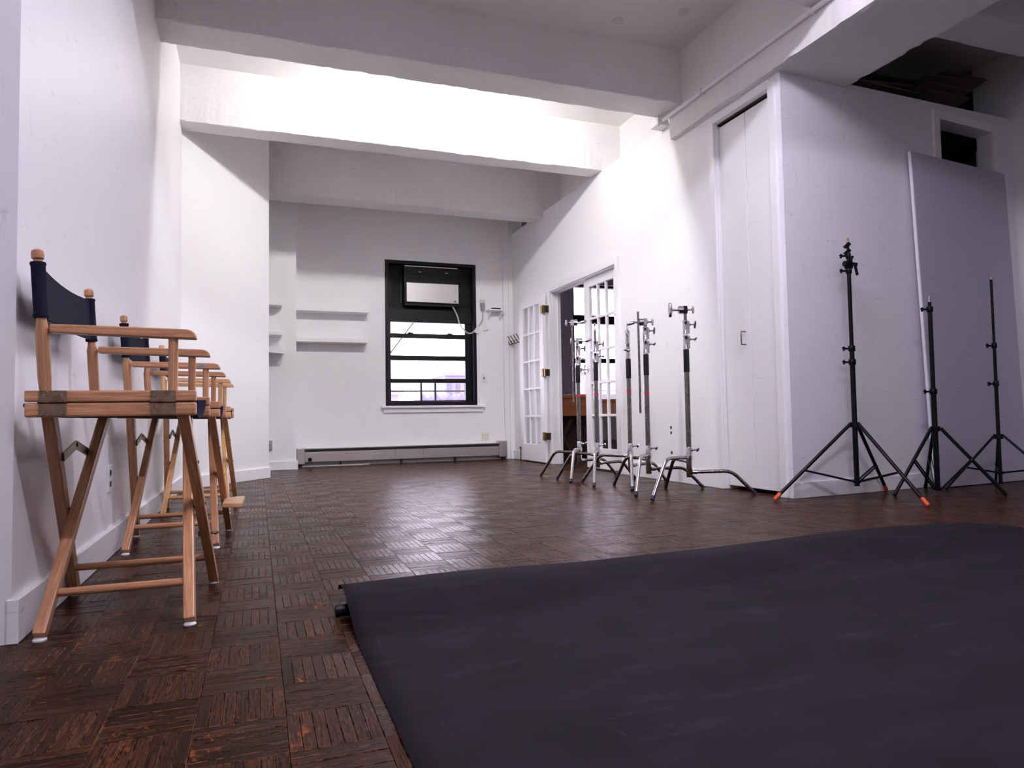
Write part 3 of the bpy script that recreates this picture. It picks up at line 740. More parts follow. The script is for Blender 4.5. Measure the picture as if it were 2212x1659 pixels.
def make_cstand(hub, feet, label, tops, tape=None, blue=None):
    hx, hy = hub
    t = thing('c_stand', (hx, hy, 0), label, 'grip stand', 'chrome grip stands in front of the french doors')
    # hub casting
    MB().lathe((0, 0, .121), (0, 0, 1), [(.018, 0), (.021, .004), (.021, .120), (.025, .124), (.025, .150), (.0205, .153), (.0205, .208), (.0185, .211)], 18).build('hub', 'chrome', t, smooth=40)
    hts = (.262, .232, .158)
    for k, (fx, fy) in enumerate(feet):
        v = Vector((fx-hx, fy-hy, 0)); R_ = v.length; d = v.normalized(); zh = hts[k]
        bend = R_*.62 if k != 2 else R_*.66; pts = [d*.028+Vector((0, 0, zh))]
        zb = zh+.004
        pts += [d*(bend-.05)+Vector((0, 0, zb))]
        foot = d*R_+Vector((0, 0, .012)); cpt = d*bend+Vector((0, 0, zb))
        dirn = (foot-cpt).normalized()
        for q in (.25, .5, .75):
            a = d*(bend-.05)+Vector((0, 0, zb)); e = cpt+dirn*.05
            pts.append(a*(1-q)**2+cpt*2*q*(1-q)+e*q*q)
        pts += [cpt+dirn*.05, foot]
        lg = MB().tube(pts, .0125, 12).build('leg', 'chrome_worn' if k == 0 else 'steel', t, smooth=50)
        MB().cyl(foot-dirn*.020, foot+dirn*.008, .0135, n=12).build('rubber_foot', 'navy_rubber', lg, smooth=50)
        MB().cyl(d*.020+Vector((0, 0, zh)), d*.052+Vector((0, 0, zh)), .0155, n=12).build('leg_socket', 'chrome', lg, smooth=50)
        if blue == k: MB().cyl(d*(.14)+Vector((0, 0, zh+.0015)), d*.165+Vector((0, 0, zh+.002)), .0122, n=12, cap=False).build('tape', 'blue_tape', lg, smooth=50)
    tknob(t, RV*.018+Vector((0, 0, .312)), RV, .045)
    # pole, sleeve, risers
    MB().cyl((0, 0, .32), (0, 0, 1.02), .0182, n=18).build('pole', 'steel', t, smooth=50)
    MB().lathe((0, 0, .86), (0, 0, 1), [(.019, 0), (.0205, .004), (.0205, .156), (.019, .16)], 18).build('foam_sleeve', 'black_foam', t, smooth=50)
    c2, c1 = tops['c2'], tops['c1']
    for (za, zb), tw in ((c2, .2), (c1, 1.2)):
        col = MB().lathe((0, 0, za), (0, 0, 1), [(.0195, 0), (.0195, .012), (.0175, .015), (.0175, zb-za-.018), (.0195, zb-za-.014), (.0195, zb-za)], 18).build('collar', 'chrome', t, smooth=40)
        kd = tops.get('kd', RV)
        MB().bar(kd*.021+Vector((0, 0, za+.006)), kd*.021+Vector((0, 0, zb-.006)), .014, .014, kd).build('collar_lug', 'chrome_worn', col, bevel=.002)
        tknob(col, kd*.026+Vector((0, 0, zb-.030)), kd, .042, twist=tw)
    if c1[0]-c2[1] > .01: MB().cyl((0, 0, c2[1]-.01), (0, 0, c1[0]+.01), .0135, n=14).build('riser', 'steel', t, smooth=50)
    rt_ = tops.get('riser')
    if rt_: MB().cyl((0, 0, c1[1]-.01), (0, 0, rt_), .011, n=14).build('riser', 'steel', t, smooth=50)
    sp = tops.get('spigot')
    if sp: MB().lathe((0, 0, sp[0]), (0, 0, 1), [(.0125, 0), (.0125, .006), (.0078, .008), (.0078, .035), (.0055, .038), (.0055, .043), (.0078, .046), (.0078, sp[1]-sp[0])], 12).build('spigot', 'chrome', t, smooth=40)
    if tape: MB().cyl((0, 0, tape-.009), (0, 0, tape+.009), .0188, n=18, cap=False).build('tape', 'red_tape', t, smooth=50)
    return t
s5 = make_cstand((2.849, 4.190), [(2.445, 4.023), (2.925, 4.62), (3.239, 3.993)], 'nearest chrome grip stand with a big grip head on top', dict(c2=(1.020, 1.122), c1=(1.128, 1.227), riser=1.275), blue=1)
grip_head(s5, (0, 0, 1.302), -RV, 'black_plastic', 'wheel')
s4 = make_cstand((2.757, 4.581), [(2.469, 4.278), (2.686, 4.994), (3.165, 4.487)], 'chrome grip stand with a long rod clamped upright in its head', dict(c2=(1.022, 1.125), c1=(1.128, 1.228), riser=1.25), .724)
grip_head(s4, (0, 0, 1.264), -RV, 'chrome_worn', 'down')
MB().cyl(-RV*.052+Vector((0, 0, .577)), -RV*.052+Vector((0, 0, 1.345)), .0085, n=12).build('extension_rod', 'steel', s4, smooth=50)
s3 = make_cstand((2.833, 4.982), [(2.624, 4.599), (2.564, 5.326), (3.246, 5.124)], 'bare-topped chrome grip stand in the middle of the row, knobs turned aside', dict(c2=(1.014, 1.115), c1=(1.142, 1.249), spigot=(1.249, 1.315), kd=Vector((-.6, -.8, 0))), .754, 1)
s2 = make_cstand((2.718, 5.338), [(2.496, 4.976), (2.501, 5.702), (3.13, 5.44)], 'bare-topped chrome grip stand in front of the closed french door leaf', dict(c2=(1.002, 1.099), c1=(1.105, 1.203), riser=1.29, spigot=(1.288, 1.356)), .746, 2)
s1 = make_cstand((2.731, 5.720), [(2.48, 5.374), (2.502, 6.081), (3.149, 5.813)], 'farthest chrome grip stand with two grip heads, before the open doorway', dict(c2=(.998, 1.10), c1=(1.102, 1.202), riser=1.22), .742)
grip_head(s1, (0, 0, 1.240), RV, 'chrome', 'up')
grip_head(s1, -RV*.042+Vector((0, 0, 1.408)), RV, 'chrome', 'up')
MB().cyl(-RV*.042+Vector((0, 0, .685)), -RV*.042+Vector((0, 0, 1.395)), .0085, n=12).build('extension_rod', 'steel', s1, smooth=50)

# ------------------------------------------------------------------ black light stands
def make_lightstand(hub, feet, label, zt, zl, rleg, sections, tips=False, low_out=.05, brace_t=.62, brass=False, top=1.5, spig='chrome', midz=None):
    hx, hy = hub
    t = thing('light_stand', (hx, hy, 0), label, 'light stand', 'black tripod light stands by the lavender wall')
    MB().lathe((0, 0, zt-.022), (0, 0, 1), [(.024, 0), (.030, .003), (.030, .030), (.026, .034), (.017, .036)], 18).build('collar', 'stand_black', t, smooth=40)
    lowr = MB().lathe((0, 0, zl-.012), (0, 0, 1), [(.017, 0), (.024, .002), (.024, .020), (.017, .022)], 18).build('lower_collar', 'stand_black', t, smooth=40)
    for k, (fx, fy) in enumerate(feet):
        v = Vector((fx-hx, fy-hy, 0)); d = v.normalized(); R_ = v.length
        p0 = d*.034+Vector((0, 0, zt)); p1 = d*R_+Vector((0, 0, rleg*.9))
        lg = MB().tube([p0, p1], rleg, 12).build('leg', 'stand_black', t, smooth=50)
        dv = (p1-p0).normalized()
        if tips: MB().tube([p1-dv*.052, p1-dv*.006, p1+dv*.004], [rleg*1.12, rleg*1.12, rleg*.9], 12).build('taped_tip', 'orange_tape', lg, smooth=50)
        else: MB().tube([p1-dv*.02, p1+dv*.004], rleg*1.12, 12).build('end_cap', 'black_plastic', lg, smooth=50)
        MB().bar(p0-d*.012-Vector((0, 0, .012)), p0-d*.012+Vector((0, 0, .014)), .02, .022, d).build('leg_bracket', 'stand_black', lg, bevel=.002)
        pm = p0+(p1-p0)*brace_t
        sd = d.cross(Vector((0, 0, 1)))
        for sg in (-1, 1):
            MB().bar(d*.022+sd*sg*.010+Vector((0, 0, zl)), pm+sd*sg*.010, .003, .012).build('brace', 'stand_black', t)
        MB().cyl(pm-sd*.014, pm+sd*.014, .005, n=8).build('brace_rivet', 'steel', lg, smooth=40)
    z_prev = zl-.03 if midz is None else midz; secs = sections
    for n_, (ze, r) in enumerate(secs):
        MB().cyl((0, 0, z_prev), (0, 0, ze), r, n=16).build('pole', 'stand_black', t, smooth=50)
        z_prev = ze-.03
        if n_ < len(secs)-1:
            cl = MB().lathe((0, 0, ze-.018), (0, 0, 1), [(r+.004, 0), (r+.006, .003), (r+.006, .034), (r+.003, .038)], 16).build('clamp', 'black_plastic', t, smooth=40)
            kd = -RV
            MB().bar(kd*(r+.004)+Vector((0, 0, ze)), kd*(r+.030)+Vector((0, 0, ze)), .012, .012).cyl(kd*(r+.030)+Vector((0, 0, ze-.004)), kd*(r+.044)+Vector((0, 0, ze+.010)), .010, n=8).cyl(kd*(r+.030)+Vector((0, 0, ze+.004)), kd*(r+.042)+Vector((0, 0, ze-.012)), .008, n=8).build('clamp_knob', 'black_plastic', cl, smooth=40)
    e = secs[-1][0]
    MB().lathe((0, 0, e-.005), (0, 0, 1), [(.008, 0), (.008, .018), (.0055, .020), (.0055, .026), (.0078, .028), (.0078, top-e), (.004, top-e+.004)], 12).build('spigot', spig, t, smooth=40)
    return t
k1 = make_lightstand((3.70, 3.548), [(3.115, 3.648), (3.685, 3.023), (4.14, 3.715)], 'tallest black light stand with orange-taped feet and a swivel bracket on top', .480, .105, .0115,
    [(.89, .0165), (.98, .0150), (1.50, .0130), (1.60, .0105), (1.69, .0085)], tips=True, top=1.722, spig='brass')
# swivel bracket near the top
sw = MB().box(-.02, .02, -.018, .018, 1.515, 1.565).cyl((-.036, 0, 1.545), (-.016, 0, 1.545), .020, n=14)
swo = sw.build('swivel_bracket', 'black_plastic', k1, bevel=.002)
MB().bar(RV*.012+Vector((0, 0, 1.548)), RV*.058+Vector((0, 0, 1.540)), .016, .022).bar(RV*.040+Vector((0, 0, 1.55)), RV*.056+Vector((0, 0, 1.470)), .012, .016).build('lever', 'black_plastic', swo, bevel=.002)
MB().bar(RV*.016+Vector((0, 0, 1.565)), RV*.030+Vector((0, 0, 1.600)), .012, .014).build('lever', 'black_plastic', swo, bevel=.002)
for z in (1.628, 1.672): MB().bar(-RV*.022+Vector((0, 0, z-.014)), RV*.012+Vector((0, 0, z+.012)), .026, .022).build('upper_clamp', 'black_plastic', k1, bevel=.002)
make_lightstand((4.337, 3.480), [(3.955, 3.486), (4.553, 3.167), (4.520, 3.722)], 'shortest black light stand, standing between the two taller ones', .440, .030, .0115,
    [(.69, .0175), (1.255, .0145), (1.305, .0115)], top=1.352, brace_t=.48, midz=.02)
make_lightstand((4.98, 3.50), [(4.602, 3.622), (5.06, 3.10), (5.26, 3.735)], 'thin black light stand at the right edge of the picture', .372, .112, .0085,
    [(.745, .0125), (1.02, .0110), (1.50, .0090)], top=1.53, brace_t=.60, midz=.03)

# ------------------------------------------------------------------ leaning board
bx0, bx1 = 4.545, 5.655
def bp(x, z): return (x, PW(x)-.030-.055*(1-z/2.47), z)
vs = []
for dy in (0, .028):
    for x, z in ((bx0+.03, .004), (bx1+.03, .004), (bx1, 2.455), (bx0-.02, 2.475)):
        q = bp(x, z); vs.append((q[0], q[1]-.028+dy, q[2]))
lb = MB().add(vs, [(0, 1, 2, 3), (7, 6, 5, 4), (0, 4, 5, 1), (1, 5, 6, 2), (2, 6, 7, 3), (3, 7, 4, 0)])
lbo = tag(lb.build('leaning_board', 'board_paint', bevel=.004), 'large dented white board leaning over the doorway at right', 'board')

e0, e1 = Vector(bp(bx0+.03, .004)), Vector(bp(bx0-.02, 2.475))
es = MB().bar(e0+Vector((-.003, -.014, 0)), e1+Vector((-.003, -.014, 0)), .022, .004, (1, 0, 0)).build('edge_strip', 'trim_white', lbo, bevel=.001)
es.location = -lbo.location
# ------------------------------------------------------------------ shelves
def shelf(name, x0, x1, yw, z, dep, label, th=.045, tilt=0, drop=0):
    mb = MB(); vs = []
    for (x, y) in ((x0, yw-dep), (x1, yw-dep), (x1, yw-.001), (x0, yw-.001)):
        dz = tilt*(x-x0)+(drop if y < yw-.01 else 0); vs.append((x, y, z-th+dz))
    vs += [(a, b_, c+th) for a, b_, c in vs]
    mb.add(vs, [(0, 3, 2, 1), (4, 5, 6, 7), (0, 1, 5, 4), (1, 2, 6, 5), (2, 3, 7, 6), (3, 0, 4, 7)])
    return tag(mb.build(name, 'trim_white', bevel=.002), label, 'shelf', 'white floating shelves')
shelf('wall_shelf', .425, 1.30, YB, 1.92, .20, 'upper long white shelf on the back wall')
shelf('wall_shelf', .425, 1.285, YB, 1.545, .20, 'lower long white shelf on the back wall')
shelf('wall_shelf', -.35, .262, 8.35, 1.895, .20, 'topmost short white shelf in the alcove')
shelf('wall_shelf', -.35, .262, 8.35, 1.56, .20, 'middle short white shelf in the alcove')
shelf('wall_shelf', -.35, .292, 8.35, 1.455, .20, 'lowest short white shelf in the alcove, hanging crooked', tilt=-.09, drop=-.05)
# bracket shelf beside the window, with a black box on it
bs = thing('bracket_shelf', (2.99, YB, 1.975), 'small white bracket shelf to the right of the window', 'shelf'); bs['world_geo'] = 1
B(2.885, 3.09, YB-.16, YB-.001, 1.972, 1.990).build('board', 'trim_white', bs, bevel=.002)
for x in (2.905, 3.06):
    MB().add([(x, YB-.002, 1.972), (x, YB-.14, 1.972), (x, YB-.002, 1.86), (x+.014, YB-.002, 1.972), (x+.014, YB-.14, 1.972), (x+.014, YB-.002, 1.86)], [(0, 1, 2), (5, 4, 3), (0, 3, 4, 1), (1, 4, 5, 2), (2, 5, 3, 0)]).build('bracket', 'trim_white', bs)
rb = thing('network_box', (2.99, YB-.08, 1.990), 'flat black box lying on the small bracket shelf', 'router')
B(-.06, .06, -.05, .05, 0, .020).build('case', 'black_plastic', rb, bevel=.004)
MB().cyl((-.045, -.051, .010), (-.045, -.049, .010), .002, n=6).build('indicator', 'white_plastic', rb)
# power plug, cord and tags
ps = thing('power_outlet', (2.834, YB, 2.05), 'outlet with a grey plug above the bracket shelf', 'outlet'); ps['world_geo'] = 1
B(2.79, 2.87, YB-.006, YB-.0005, 2.03, 2.13).build('plate', 'nickel', ps, bevel=.002)
MB().box(2.805, 2.855, YB-.05, YB-.006, 1.985, 2.085).build('plug', 'grey_plastic', ps, bevel=.008)
cp = [(2.83, YB-.03, 1.99), (2.828, YB-.03, 1.93), (2.822, YB-.02, 1.86), (2.79, YB-.02, 1.81), (2.74, YB-.02, 1.745), (2.69, YB-.03, 1.69), (2.63, YB-.05, 1.668), (2.57, YB-.06, 1.70), (2.50, YB-.06, 1.78), (2.475, YB-.05, 1.88), (2.44, YB-.02, 1.98), (2.40, YB+.0, 2.045)]
def smoothpath(P, k=4):
    P = [Vector(p) for p in P]; out = []
    for i in range(len(P)-1):
        p0, p1, p2, p3 = P[max(i-1, 0)], P[i], P[i+1], P[min(i+2, len(P)-1)]
        for q in range(k):
            f_ = q/k; out.append(.5*((2*p1)+(-p0+p2)*f_+(2*p0-5*p1+4*p2-p3)*f_*f_+(-p0+3*p1-3*p2+p3)*f_**3))
    return out+[P[-1]]
# ------------------------------------------------------------------ air conditioner
ac = thing('air_conditioner', (2.13, YB+.02, 2.02), 'window air conditioner with silver front above the sashes', 'air conditioner'); ac['world_geo'] = 1
B(1.775, 2.49, YB-.02, YB+.30, 2.015, 2.535).build('case', 'black_plastic', ac, bevel=.006)
B(1.797, 2.492, YB-.055, YB-.02, 2.055, 2.312).build('front_panel', 'ac_silver', ac, bevel=.006)
B(1.785, 2.487, YB-.028, YB-.018, 2.522, 2.534).build('top_strip', 'ac_silver', ac)
for k in range(9):
    z = 2.335+k*.020; B(1.80, 2.475, YB-.030, YB-.018, z, z+.008).build('louver', 'black_plastic', ac)
for x in (1.98, 2.335): B(x-.018, x+.018, YB-.034, YB-.029, 2.452, 2.460).build('louver_tab', 'white_plastic', ac)
B(2.43, 2.452, YB-.057, YB-.054, 2.075, 2.095).build('button', 'slot_black', ac)
cb = MB().tube(smoothpath(cp), .009, 8).build('power_cord', 'grey_cord', ac, smooth=60)
for (x, z, a) in ((2.765, 1.775, -.25), (2.835, 1.82, .35)):
    d = Vector((math.sin(a), 0, -math.cos(a))); s_ = Vector((d.z, 0, -d.x)); p = Vector((x, YB-.032, z))
    MB().add([p-s_*.02, p+s_*.02, p+d*.10+s_*.035, p+d*.10-s_*.035]+[q+Vector((0, .002, 0)) for q in (p-s_*.02, p+s_*.02, p+d*.10+s_*.035, p+d*.10-s_*.035)], [(0, 1, 2, 3), (7, 6, 5, 4), (0, 4, 5, 1), (1, 5, 6, 2), (2, 6, 7, 3), (3, 7, 4, 0)]).build('warning_tag', 'white_plastic', cb)
MB().cyl((1.872, YB-.056, 2.13), (1.872, YB-.0565, 2.13), .009, n=12).build('badge', 'white_plastic', ac)

# ------------------------------------------------------------------ baseboard heater
hs = thing('baseboard_heater', (1.78, 8.78, 0), 'long taupe metal baseboard heater under the window', 'heater'); hs['world_geo'] = 1
B(.50, 3.06, 8.80, YB-.001, .045, .215).build('back_plate', 'heater_metal', hs)
for k, (a, bq) in enumerate(((.53, 1.62), (1.622, 1.985), (1.987, 3.02))): B(a, bq, 8.735, 8.742, .055, .175).build('front_panel', 'heater_metal', hs, bevel=.002)
B(.50, 3.06, 8.738, 8.80, .209, .216).build('top_lip', 'heater_metal', hs)
for z in (.183, .197): B(.50, 3.06, 8.745, 8.752, z, z+.004).build('damper', 'slot_black', hs)
B(.50, 3.06, 8.755, 8.80, .06, .195).build('fin_core', 'slot_black', hs)
B(.445, .535, 8.725, YB-.001, .03, .222).build('end_cap', 'heater_metal', hs, bevel=.006)
B(3.0, 3.11, 8.715, YB-.001, .03, .245).build('end_cap', 'heater_metal', hs, bevel=.012)
MB().cyl((.595, 8.742, .085), (.595, 8.722, .085), .024, n=16).cyl((.595, 8.724, .085), (.595, 8.712, .085), .012, n=12).build('valve_knob', 'black_plastic', hs, smooth=40)
for x in (.48, .95, 1.7, 2.4, 3.05): B(x, x+.02, 8.75, 8.80, 0, .05).build('support', 'slot_black', hs)
MB().tube(smoothpath([(.50, 8.70, .006), (.7, 8.69, .006), (.95, 8.71, .006), (1.15, 8.68, .006), (1.3, 8.72, .006)]), .006, 6).build('floor_cable', 'grey_cord', hs, smooth=60)

# ------------------------------------------------------------------ outlets and switches
def frame_on(origin, n):
    """returns f(a,b,c): a sideways, b up, c out of the wall"""
    o, n = Vector(origin), Vector(n); s_ = Vector((0, 0, 1)).cross(n)
    return lambda a, b_, c: o+s_*a+Vector((0, 0, b_))+n*c
def wbox(mb, F, a0, a1, b0, b1, c0, c1):
    vs = [F(a, b_, c) for c in (c0, c1) for (a, b_) in ((a0, b0), (a1, b0), (a1, b1), (a0, b1))]
    return mb.add(vs, [(0, 3, 2, 1), (4, 5, 6, 7), (0, 1, 5, 4), (1, 2, 6, 5), (2, 3, 7, 6), (3, 0, 4, 7)])
def plate(name, pos, n, label, cat, wd_, ht, mat='white_plastic', sockets=(), toggle=None):
    t = thing(name, pos, label, cat); F = frame_on((0, 0, 0), n)
    wbox(MB(), F, -wd_/2, wd_/2, -ht/2, ht/2, .0005, .007).build('plate', mat, t, bevel=.002)
    for (a, b_) in sockets:
        mb = MB(); r = .0165; pts = [(a+r*math.cos(q*math.pi/6)*.95, b_+max(-.0125, min(.0125, r*math.sin(q*math.pi/6)))) for q in range(12)]
        nn = 12; vs = [F(x, y, .0072) for x, y in pts]+[F(x, y, .0095) for x, y in pts]
        mb.add(vs, [tuple(range(nn-1, -1, -1)), tuple(range(nn, 2*nn))]+[(k, (k+1) % nn, nn+(k+1) % nn, nn+k) for k in range(nn)]).build('socket', 'slot_black' if mat == 'white_plastic' else 'ivory_plastic', t)
        if mat != 'white_plastic':
            q = MB(); wbox(q, F, a-.007, a-.005, b_-.002, b_+.006, .0095, .0098); wbox(q, F, a+.005, a+.007, b_-.002, b_+.006, .0095, .0098); wbox(q, F, a-.002, a+.002, b_-.009, b_-.005, .0095, .0098); q.build('slots', 'slot_black', t)
    if toggle == 'rocker':
        wbox(MB(), F, -.0165, .0165, -.033, .033, .007, .010).build('rocker', 'white_plastic', t, bevel=.002)
        q = MB(); wbox(q, F, -.0165, .0165, -.036, -.033, .0068, .0075); q.build('rocker_gap', 'slot_black', t)
    if toggle == 'flip':
        wbox(MB(), F, -.005, .005, -.010, .012, .007, .018).build('toggle', 'slot_black', t)
    q = MB()
    for s in (-1, 1): wbox(q, F, -.002, .002, s*ht*.40-.002, s*ht*.40+.002, .007, .0078)
    q.build('screws', 'steel', t)
    return t
quad = [(-.023, .022), (.023, .022), (-.023, -.022), (.023, -.022)]
plate('wall_switch', (XR, 5.118, 1.152), (-1, 0, 0), 'white rocker light switch between the french door and closet', 'switch', .072, .116, toggle='rocker')
plate('wall_outlet', (XR, 5.117, .429), (-1, 0, 0), 'upper of two four-socket outlets on the right wall', 'outlet', .116, .116, sockets=quad)
plate('wall_outlet', (XR, 5.113, .217), (-1, 0, 0), 'lower of two four-socket outlets on the right wall', 'outlet', .116, .116, sockets=quad)
plate('wall_switch', (2.839, YB, 1.08), (0, -1, 0), 'white toggle switch on the back wall right of the window', 'switch', .072, .116, toggle='flip')
plate('wall_outlet', (2.846, YB, .303), (0, -1, 0), 'cream six-way outlet block above the right end of the heater', 'outlet', .105, .105, 'ivory_plastic', sockets=[(-.033, .022), (0, .022), (.033, .022), (-.033, -.022), (0, -.022), (.033, -.022)])
plate('wall_outlet', (XL, 3.42, .33), (1, 0, 0), 'double outlet on the left wall behind the near chairs', 'outlet', .072, .116, sockets=[(0, .024), (0, -.024)])
th = thing('thermostat_box', (.125, 8.345, .29), 'small beige box low on the alcove wall', 'junction box')
B(-.035, .035, -.035, .004, -.055, .055).build('case', 'nickel', th, bevel=.006)
MB().cyl((0, -.035, 0), (0, -.037, 0), .008, n=10).build('dial', 'steel', th)

# coat hooks
hk = thing('coat_hook_rail', (XR-.01, 8.58, 1.57), 'white rail of four metal coat hooks beside the open door leaf', 'hook rail'); hk['world_geo'] = 1
B(XR-.018, XR-.0005, 8.40, 8.77, 1.520, 1.560).build('rail', 'trim_white', hk, bevel=.002)
for y in (8.44, 8.545, 8.65, 8.75):
    x0 = XR-.018
    MB().tube(smoothpath([(x0, y, 1.545), (x0-.025, y, 1.56), (x0-.045, y, 1.60), (x0-.07, y, 1.635)], 3), [.006]*9+[.010], 8).tube(smoothpath([(x0, y, 1.545), (x0-.03, y, 1.525), (x0-.055, y, 1.535), (x0-.058, y, 1.565)], 3), [.006]*9+[.010], 8).build('hook', 'bronze', hk, smooth=60)

# conduit and junction box on the beam
cj = thing('electrical_conduit', (3.23, 3.5, 2.95), 'painted conduit pipe along the lengthwise beam', 'conduit'); cj['world_geo'] = 1
MB().tube([(3.218, 4.97, 3.045), (3.218, 3.9, 3.045), (3.218, 2.0, 3.04), (3.218, .2, 3.04)], .0165, 12).build('pipe', 'trim_white', cj, smooth=60)
for y in (4.43, 3.3): MB().box(3.199, 3.241, y-.010, y+.010, 3.024, 3.066).build('strap', 'beam_concrete', cj)
jb = thing('junction_box', (3.235, 5.05, 3.02), 'painted metal junction box at the end of the conduit', 'junction box')
B(-.055, .045, -.06, .06, 0, .062).build('box', 'trim_white', jb, bevel=.003)
B(-.058, .048, -.063, .063, -.006, 0).build('cover', 'trim_white', jb, bevel=.002)
for x, y in ((-.04, -.045), (.03, .045)): MB().cyl((x, y, -.006), (x, y, -.010), .005, n=8).build('screw', 'steel', jb)

# ------------------------------------------------------------------ flattened cardboard on the closet top
rc = random.Random(5)
card_labels = ['lowest', 'second', 'third', 'fourth', 'fifth', 'topmost']
for k in range(6):
    cx = 4.85+rc.uniform(-.2, .2); z = 2.90+k*.068; wd_, dp = 1.35-.04*k+rc.uniform(-.15, .1), .50
    a = rc.uniform(-.10, .10); cyy = 4.28+rc.uniform(-.03, .05)
    t = thing('cardboard_box', (cx, cyy, z), f'{card_labels[k]} flattened brown cardboard box of the dark pile on the closet', 'cardboard', 'flattened cardboard boxes on the closet')
    t.rotation_euler = (rc.uniform(-.02, .02), rc.uniform(-.015, .025), a)
    B(-wd_/2, wd_/2, -dp/2, dp/2, .004, .012).build('panel', 'cardboard', t)
    B(-wd_/2+.01, wd_/2-.02, -dp/2+.01, dp/2-.015, .016, .024).build('panel', 'cardboard', t)
    B(-wd_/2, -wd_/2+.008, -dp/2, dp/2, .004, .024).build('fold', 'cardboard', t)
    MB().add([(wd_*.1, -dp/2, .012), (wd_/2, -dp/2, .012), (wd_/2, -dp/2-.14, .035), (wd_*.1, -dp/2-.14, .035), (wd_*.1, -dp/2, .018), (wd_/2, -dp/2, .018), (wd_/2, -dp/2-.14, .041), (wd_*.1, -dp/2-.14, .041)], [(0, 3, 2, 1), (4, 5, 6, 7), (0, 1, 5, 4), (1, 2, 6, 5), (2, 3, 7, 6), (3, 0, 4, 7)]).build('flap', 'cardboard', t)

# ------------------------------------------------------------------ office furniture beyond the french doors
dk = thing('wooden_desk', (4.15, 8.35, 0), 'orange-brown wooden desk on crossed legs seen through the doorway', 'desk')
B(-.62, .50, -.25, .28, .79, .835).build('desk_top', 'office_wood', dk, bevel=.003)
B(-.58, .46, -.22, -.20, .56, .79).build('apron', 'office_wood', dk)
B(-.58, .46, .10, .12, .05, .79).build('modesty_panel', 'office_wood_dark', dk)
for x in (-.45, .30):
    for s in (-1, 1): MB().bar((x-s*.17, -.12+s*.02, .0), (x+s*.17, -.12+s*.02, .57), .05, .03, (0, 1, 0)).build('leg', 'office_wood_dark', dk)
B(-.58, -.54, -.2, .2, 0, .56).build('side_board', 'office_wood_dark', dk)
bc = thing('black_cabinet', (5.25, 8.3, 0), 'low black cabinet behind the closed french door leaf', 'cabinet')
B(-.5, .5, -.22, .22, .72, .84).build('top_drawer', 'black_plastic', bc, bevel=.003)
B(-.5, .5, .18, .22, .04, .72).build('rear_panel', 'window_panel', bc)
for x in (-.5, .46): B(x, x+.04, -.22, .22, 0, .72).build('side_panel', 'black_plastic', bc)
B(-.46, .46, -.20, .18, .04, .08).build('shelf_board', 'black_plastic', bc)
B(-.46, .46, -.20, .18, .46, .485).build('shelf_board', 'black_plastic', bc)

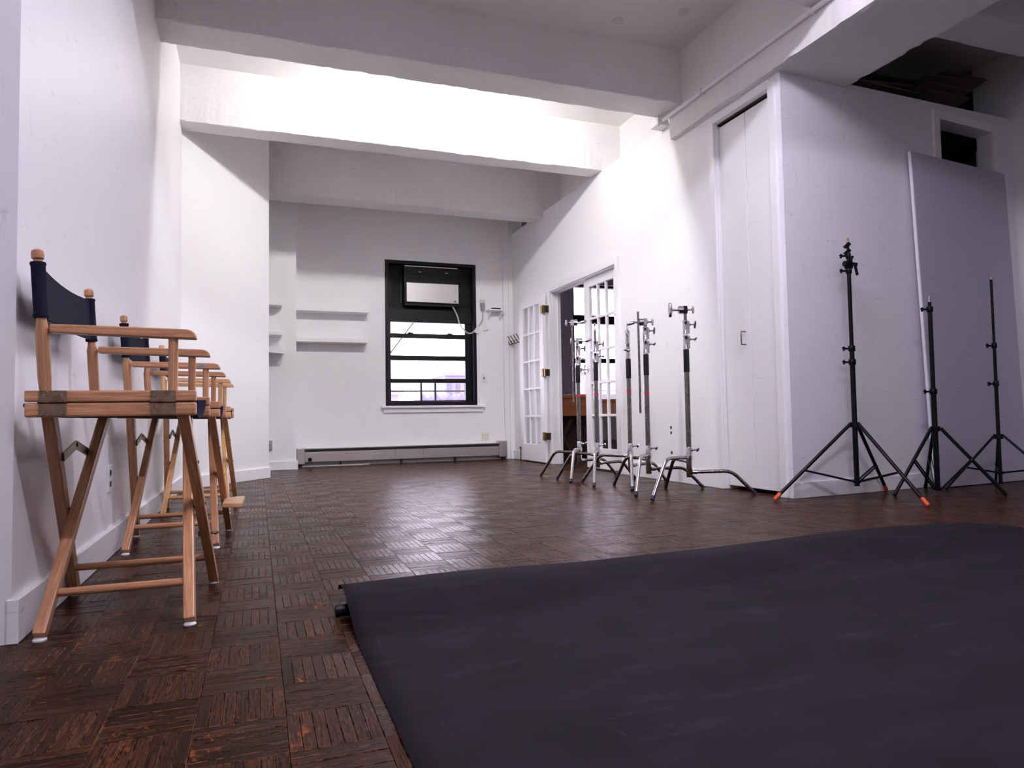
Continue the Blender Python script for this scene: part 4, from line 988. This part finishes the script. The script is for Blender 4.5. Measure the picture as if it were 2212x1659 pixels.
# ------------------------------------------------------------------ outside
rl = thing('balcony_railing', (2.3, 9.75, .3), 'black metal railing outside the window', 'railing'); rl['world_geo'] = 1
for x in (2.19, 2.395): B(x-.014, x+.014, 9.74, 9.77, .2, 1.10).build('post', 'window_black', rl)
for z in (.944, .75): MB().cyl((.6, 9.755, z), (4.2, 9.755, z), .010, n=8).build('rail', 'window_black', rl)
B(.5, 9.0, 9.152, 10.2, .12, .2).build('ledge', 'facade_grey', rl)
def far_building(name, x0, x1, y0, y1, z0, z1, mat, label, nx, nz, roof=None):
    t = thing(name, ((x0+x1)/2, (y0+y1)/2, z0), label, 'building'); t['world_geo'] = 1
    B(x0, x1, y0, y1, z0, z1).build('walls', mat, t)
    for i in range(nx):
        for k in range(nz):
            xa = x0+(x1-x0)*(i+.28)/nx; xb = x0+(x1-x0)*(i+.72)/nx; za = z1-3.4*(k+1)+.6; zb = za+1.7
            B(xa, xb, y0-.12, y0+.1, za, zb).build('window_pane', 'facade_window', t)
    B(x0-.4, x1+.4, y0-.4, y1+.4, z1, z1+.5).build('cornice', mat, t)
    if roof == 'gables':
        for i in range(5):
            xc = x0+(x1-x0)*(i+.5)/5; hw = (x1-x0)/5*.36
            MB().add([(xc-hw, y0-.2, z1+.5), (xc+hw, y0-.2, z1+.5), (xc, y0-.2, z1+1.3), (xc-hw, y0+3, z1+.5), (xc+hw, y0+3, z1+.5), (xc, y0+3, z1+1.3)], [(0, 1, 2), (5, 4, 3), (0, 3, 4, 1), (1, 4, 5, 2), (2, 5, 3, 0)]).build('dormer', mat, t)
    return t
far_building('brick_building', 9.2, 11.45, 60, 68, -30, 2.55, 'brick_pink', 'pale pink brick block at the lower left of the window view', 3, 4)
far_building('low_building', 16.4, 23.5, 75, 80, -30, 1.9, 'facade_grey', 'low grey block with dormers in the window view', 7, 3, 'gables')
far_building('tall_building', 24.0, 30, 92, 99, -30, 6.2, 'facade_blue', 'pale blue-grey tower behind the dormered block', 5, 5)
far_building('brick_building', 30.2, 46, 66, 74, -30, 5.0, 'brick_pink', 'pale brick block seen through the office window', 9, 5)
tr = thing('bare_tree', (17.2, 62, -8), 'bare hazy tree between the far buildings', 'tree')
rt2 = random.Random(3); MB().tube([(0, 0, 0), (.2, 0, 6), (.1, 0, 9)], [.35, .25, .15], 8).build('trunk', 'tree_bark', tr, smooth=60)
bm = MB()
for k in range(26):
    z = rt2.uniform(6, 9.5); a = rt2.uniform(0, 6.28); L = rt2.uniform(1.2, 3); e = Vector((.15+L*math.cos(a), L*math.sin(a), z+L*.9))
    bm.tube([(.15, 0, z), (Vector((.15, 0, z))+e)/2+Vector((0, 0, -.1)), e], [.09, .06, .03], 5)
tag(bm.build('branches', 'tree_bark', tr), kind='stuff')
ow = thing('overhead_wire', (1.9, 9.6, 1.6), 'thin dark wire crossing the sky outside the window', 'wire'); ow['world_geo'] = 1
MB().tube([(1.30, 10.2, .88), (1.849, 10.2, 1.541), (2.198, 10.2, 2.004), (2.5, 10.2, 2.40)], .010, 6).build('strand', 'stand_black', ow)
# the french door wall is not quite square to the room: it closes in by 6 cm towards the back
bpy.context.view_layer.update()
for root in ('wall_right', 'trim_2', 'door_1', 'door_2', 'baseboard_right', 'coat_hook_rail'):
    r_ = bpy.data.objects[root]
    for o in [r_]+list(r_.children_recursive):
        if o.type != 'MESH': continue
        wl = o.matrix_world.translation
        for v in o.data.vertices: v.co.x -= .0135*max(0, v.co.y+wl.y-4.4)
for o in bpy.data.objects:
    if 'world_geo' in o: del o['world_geo']
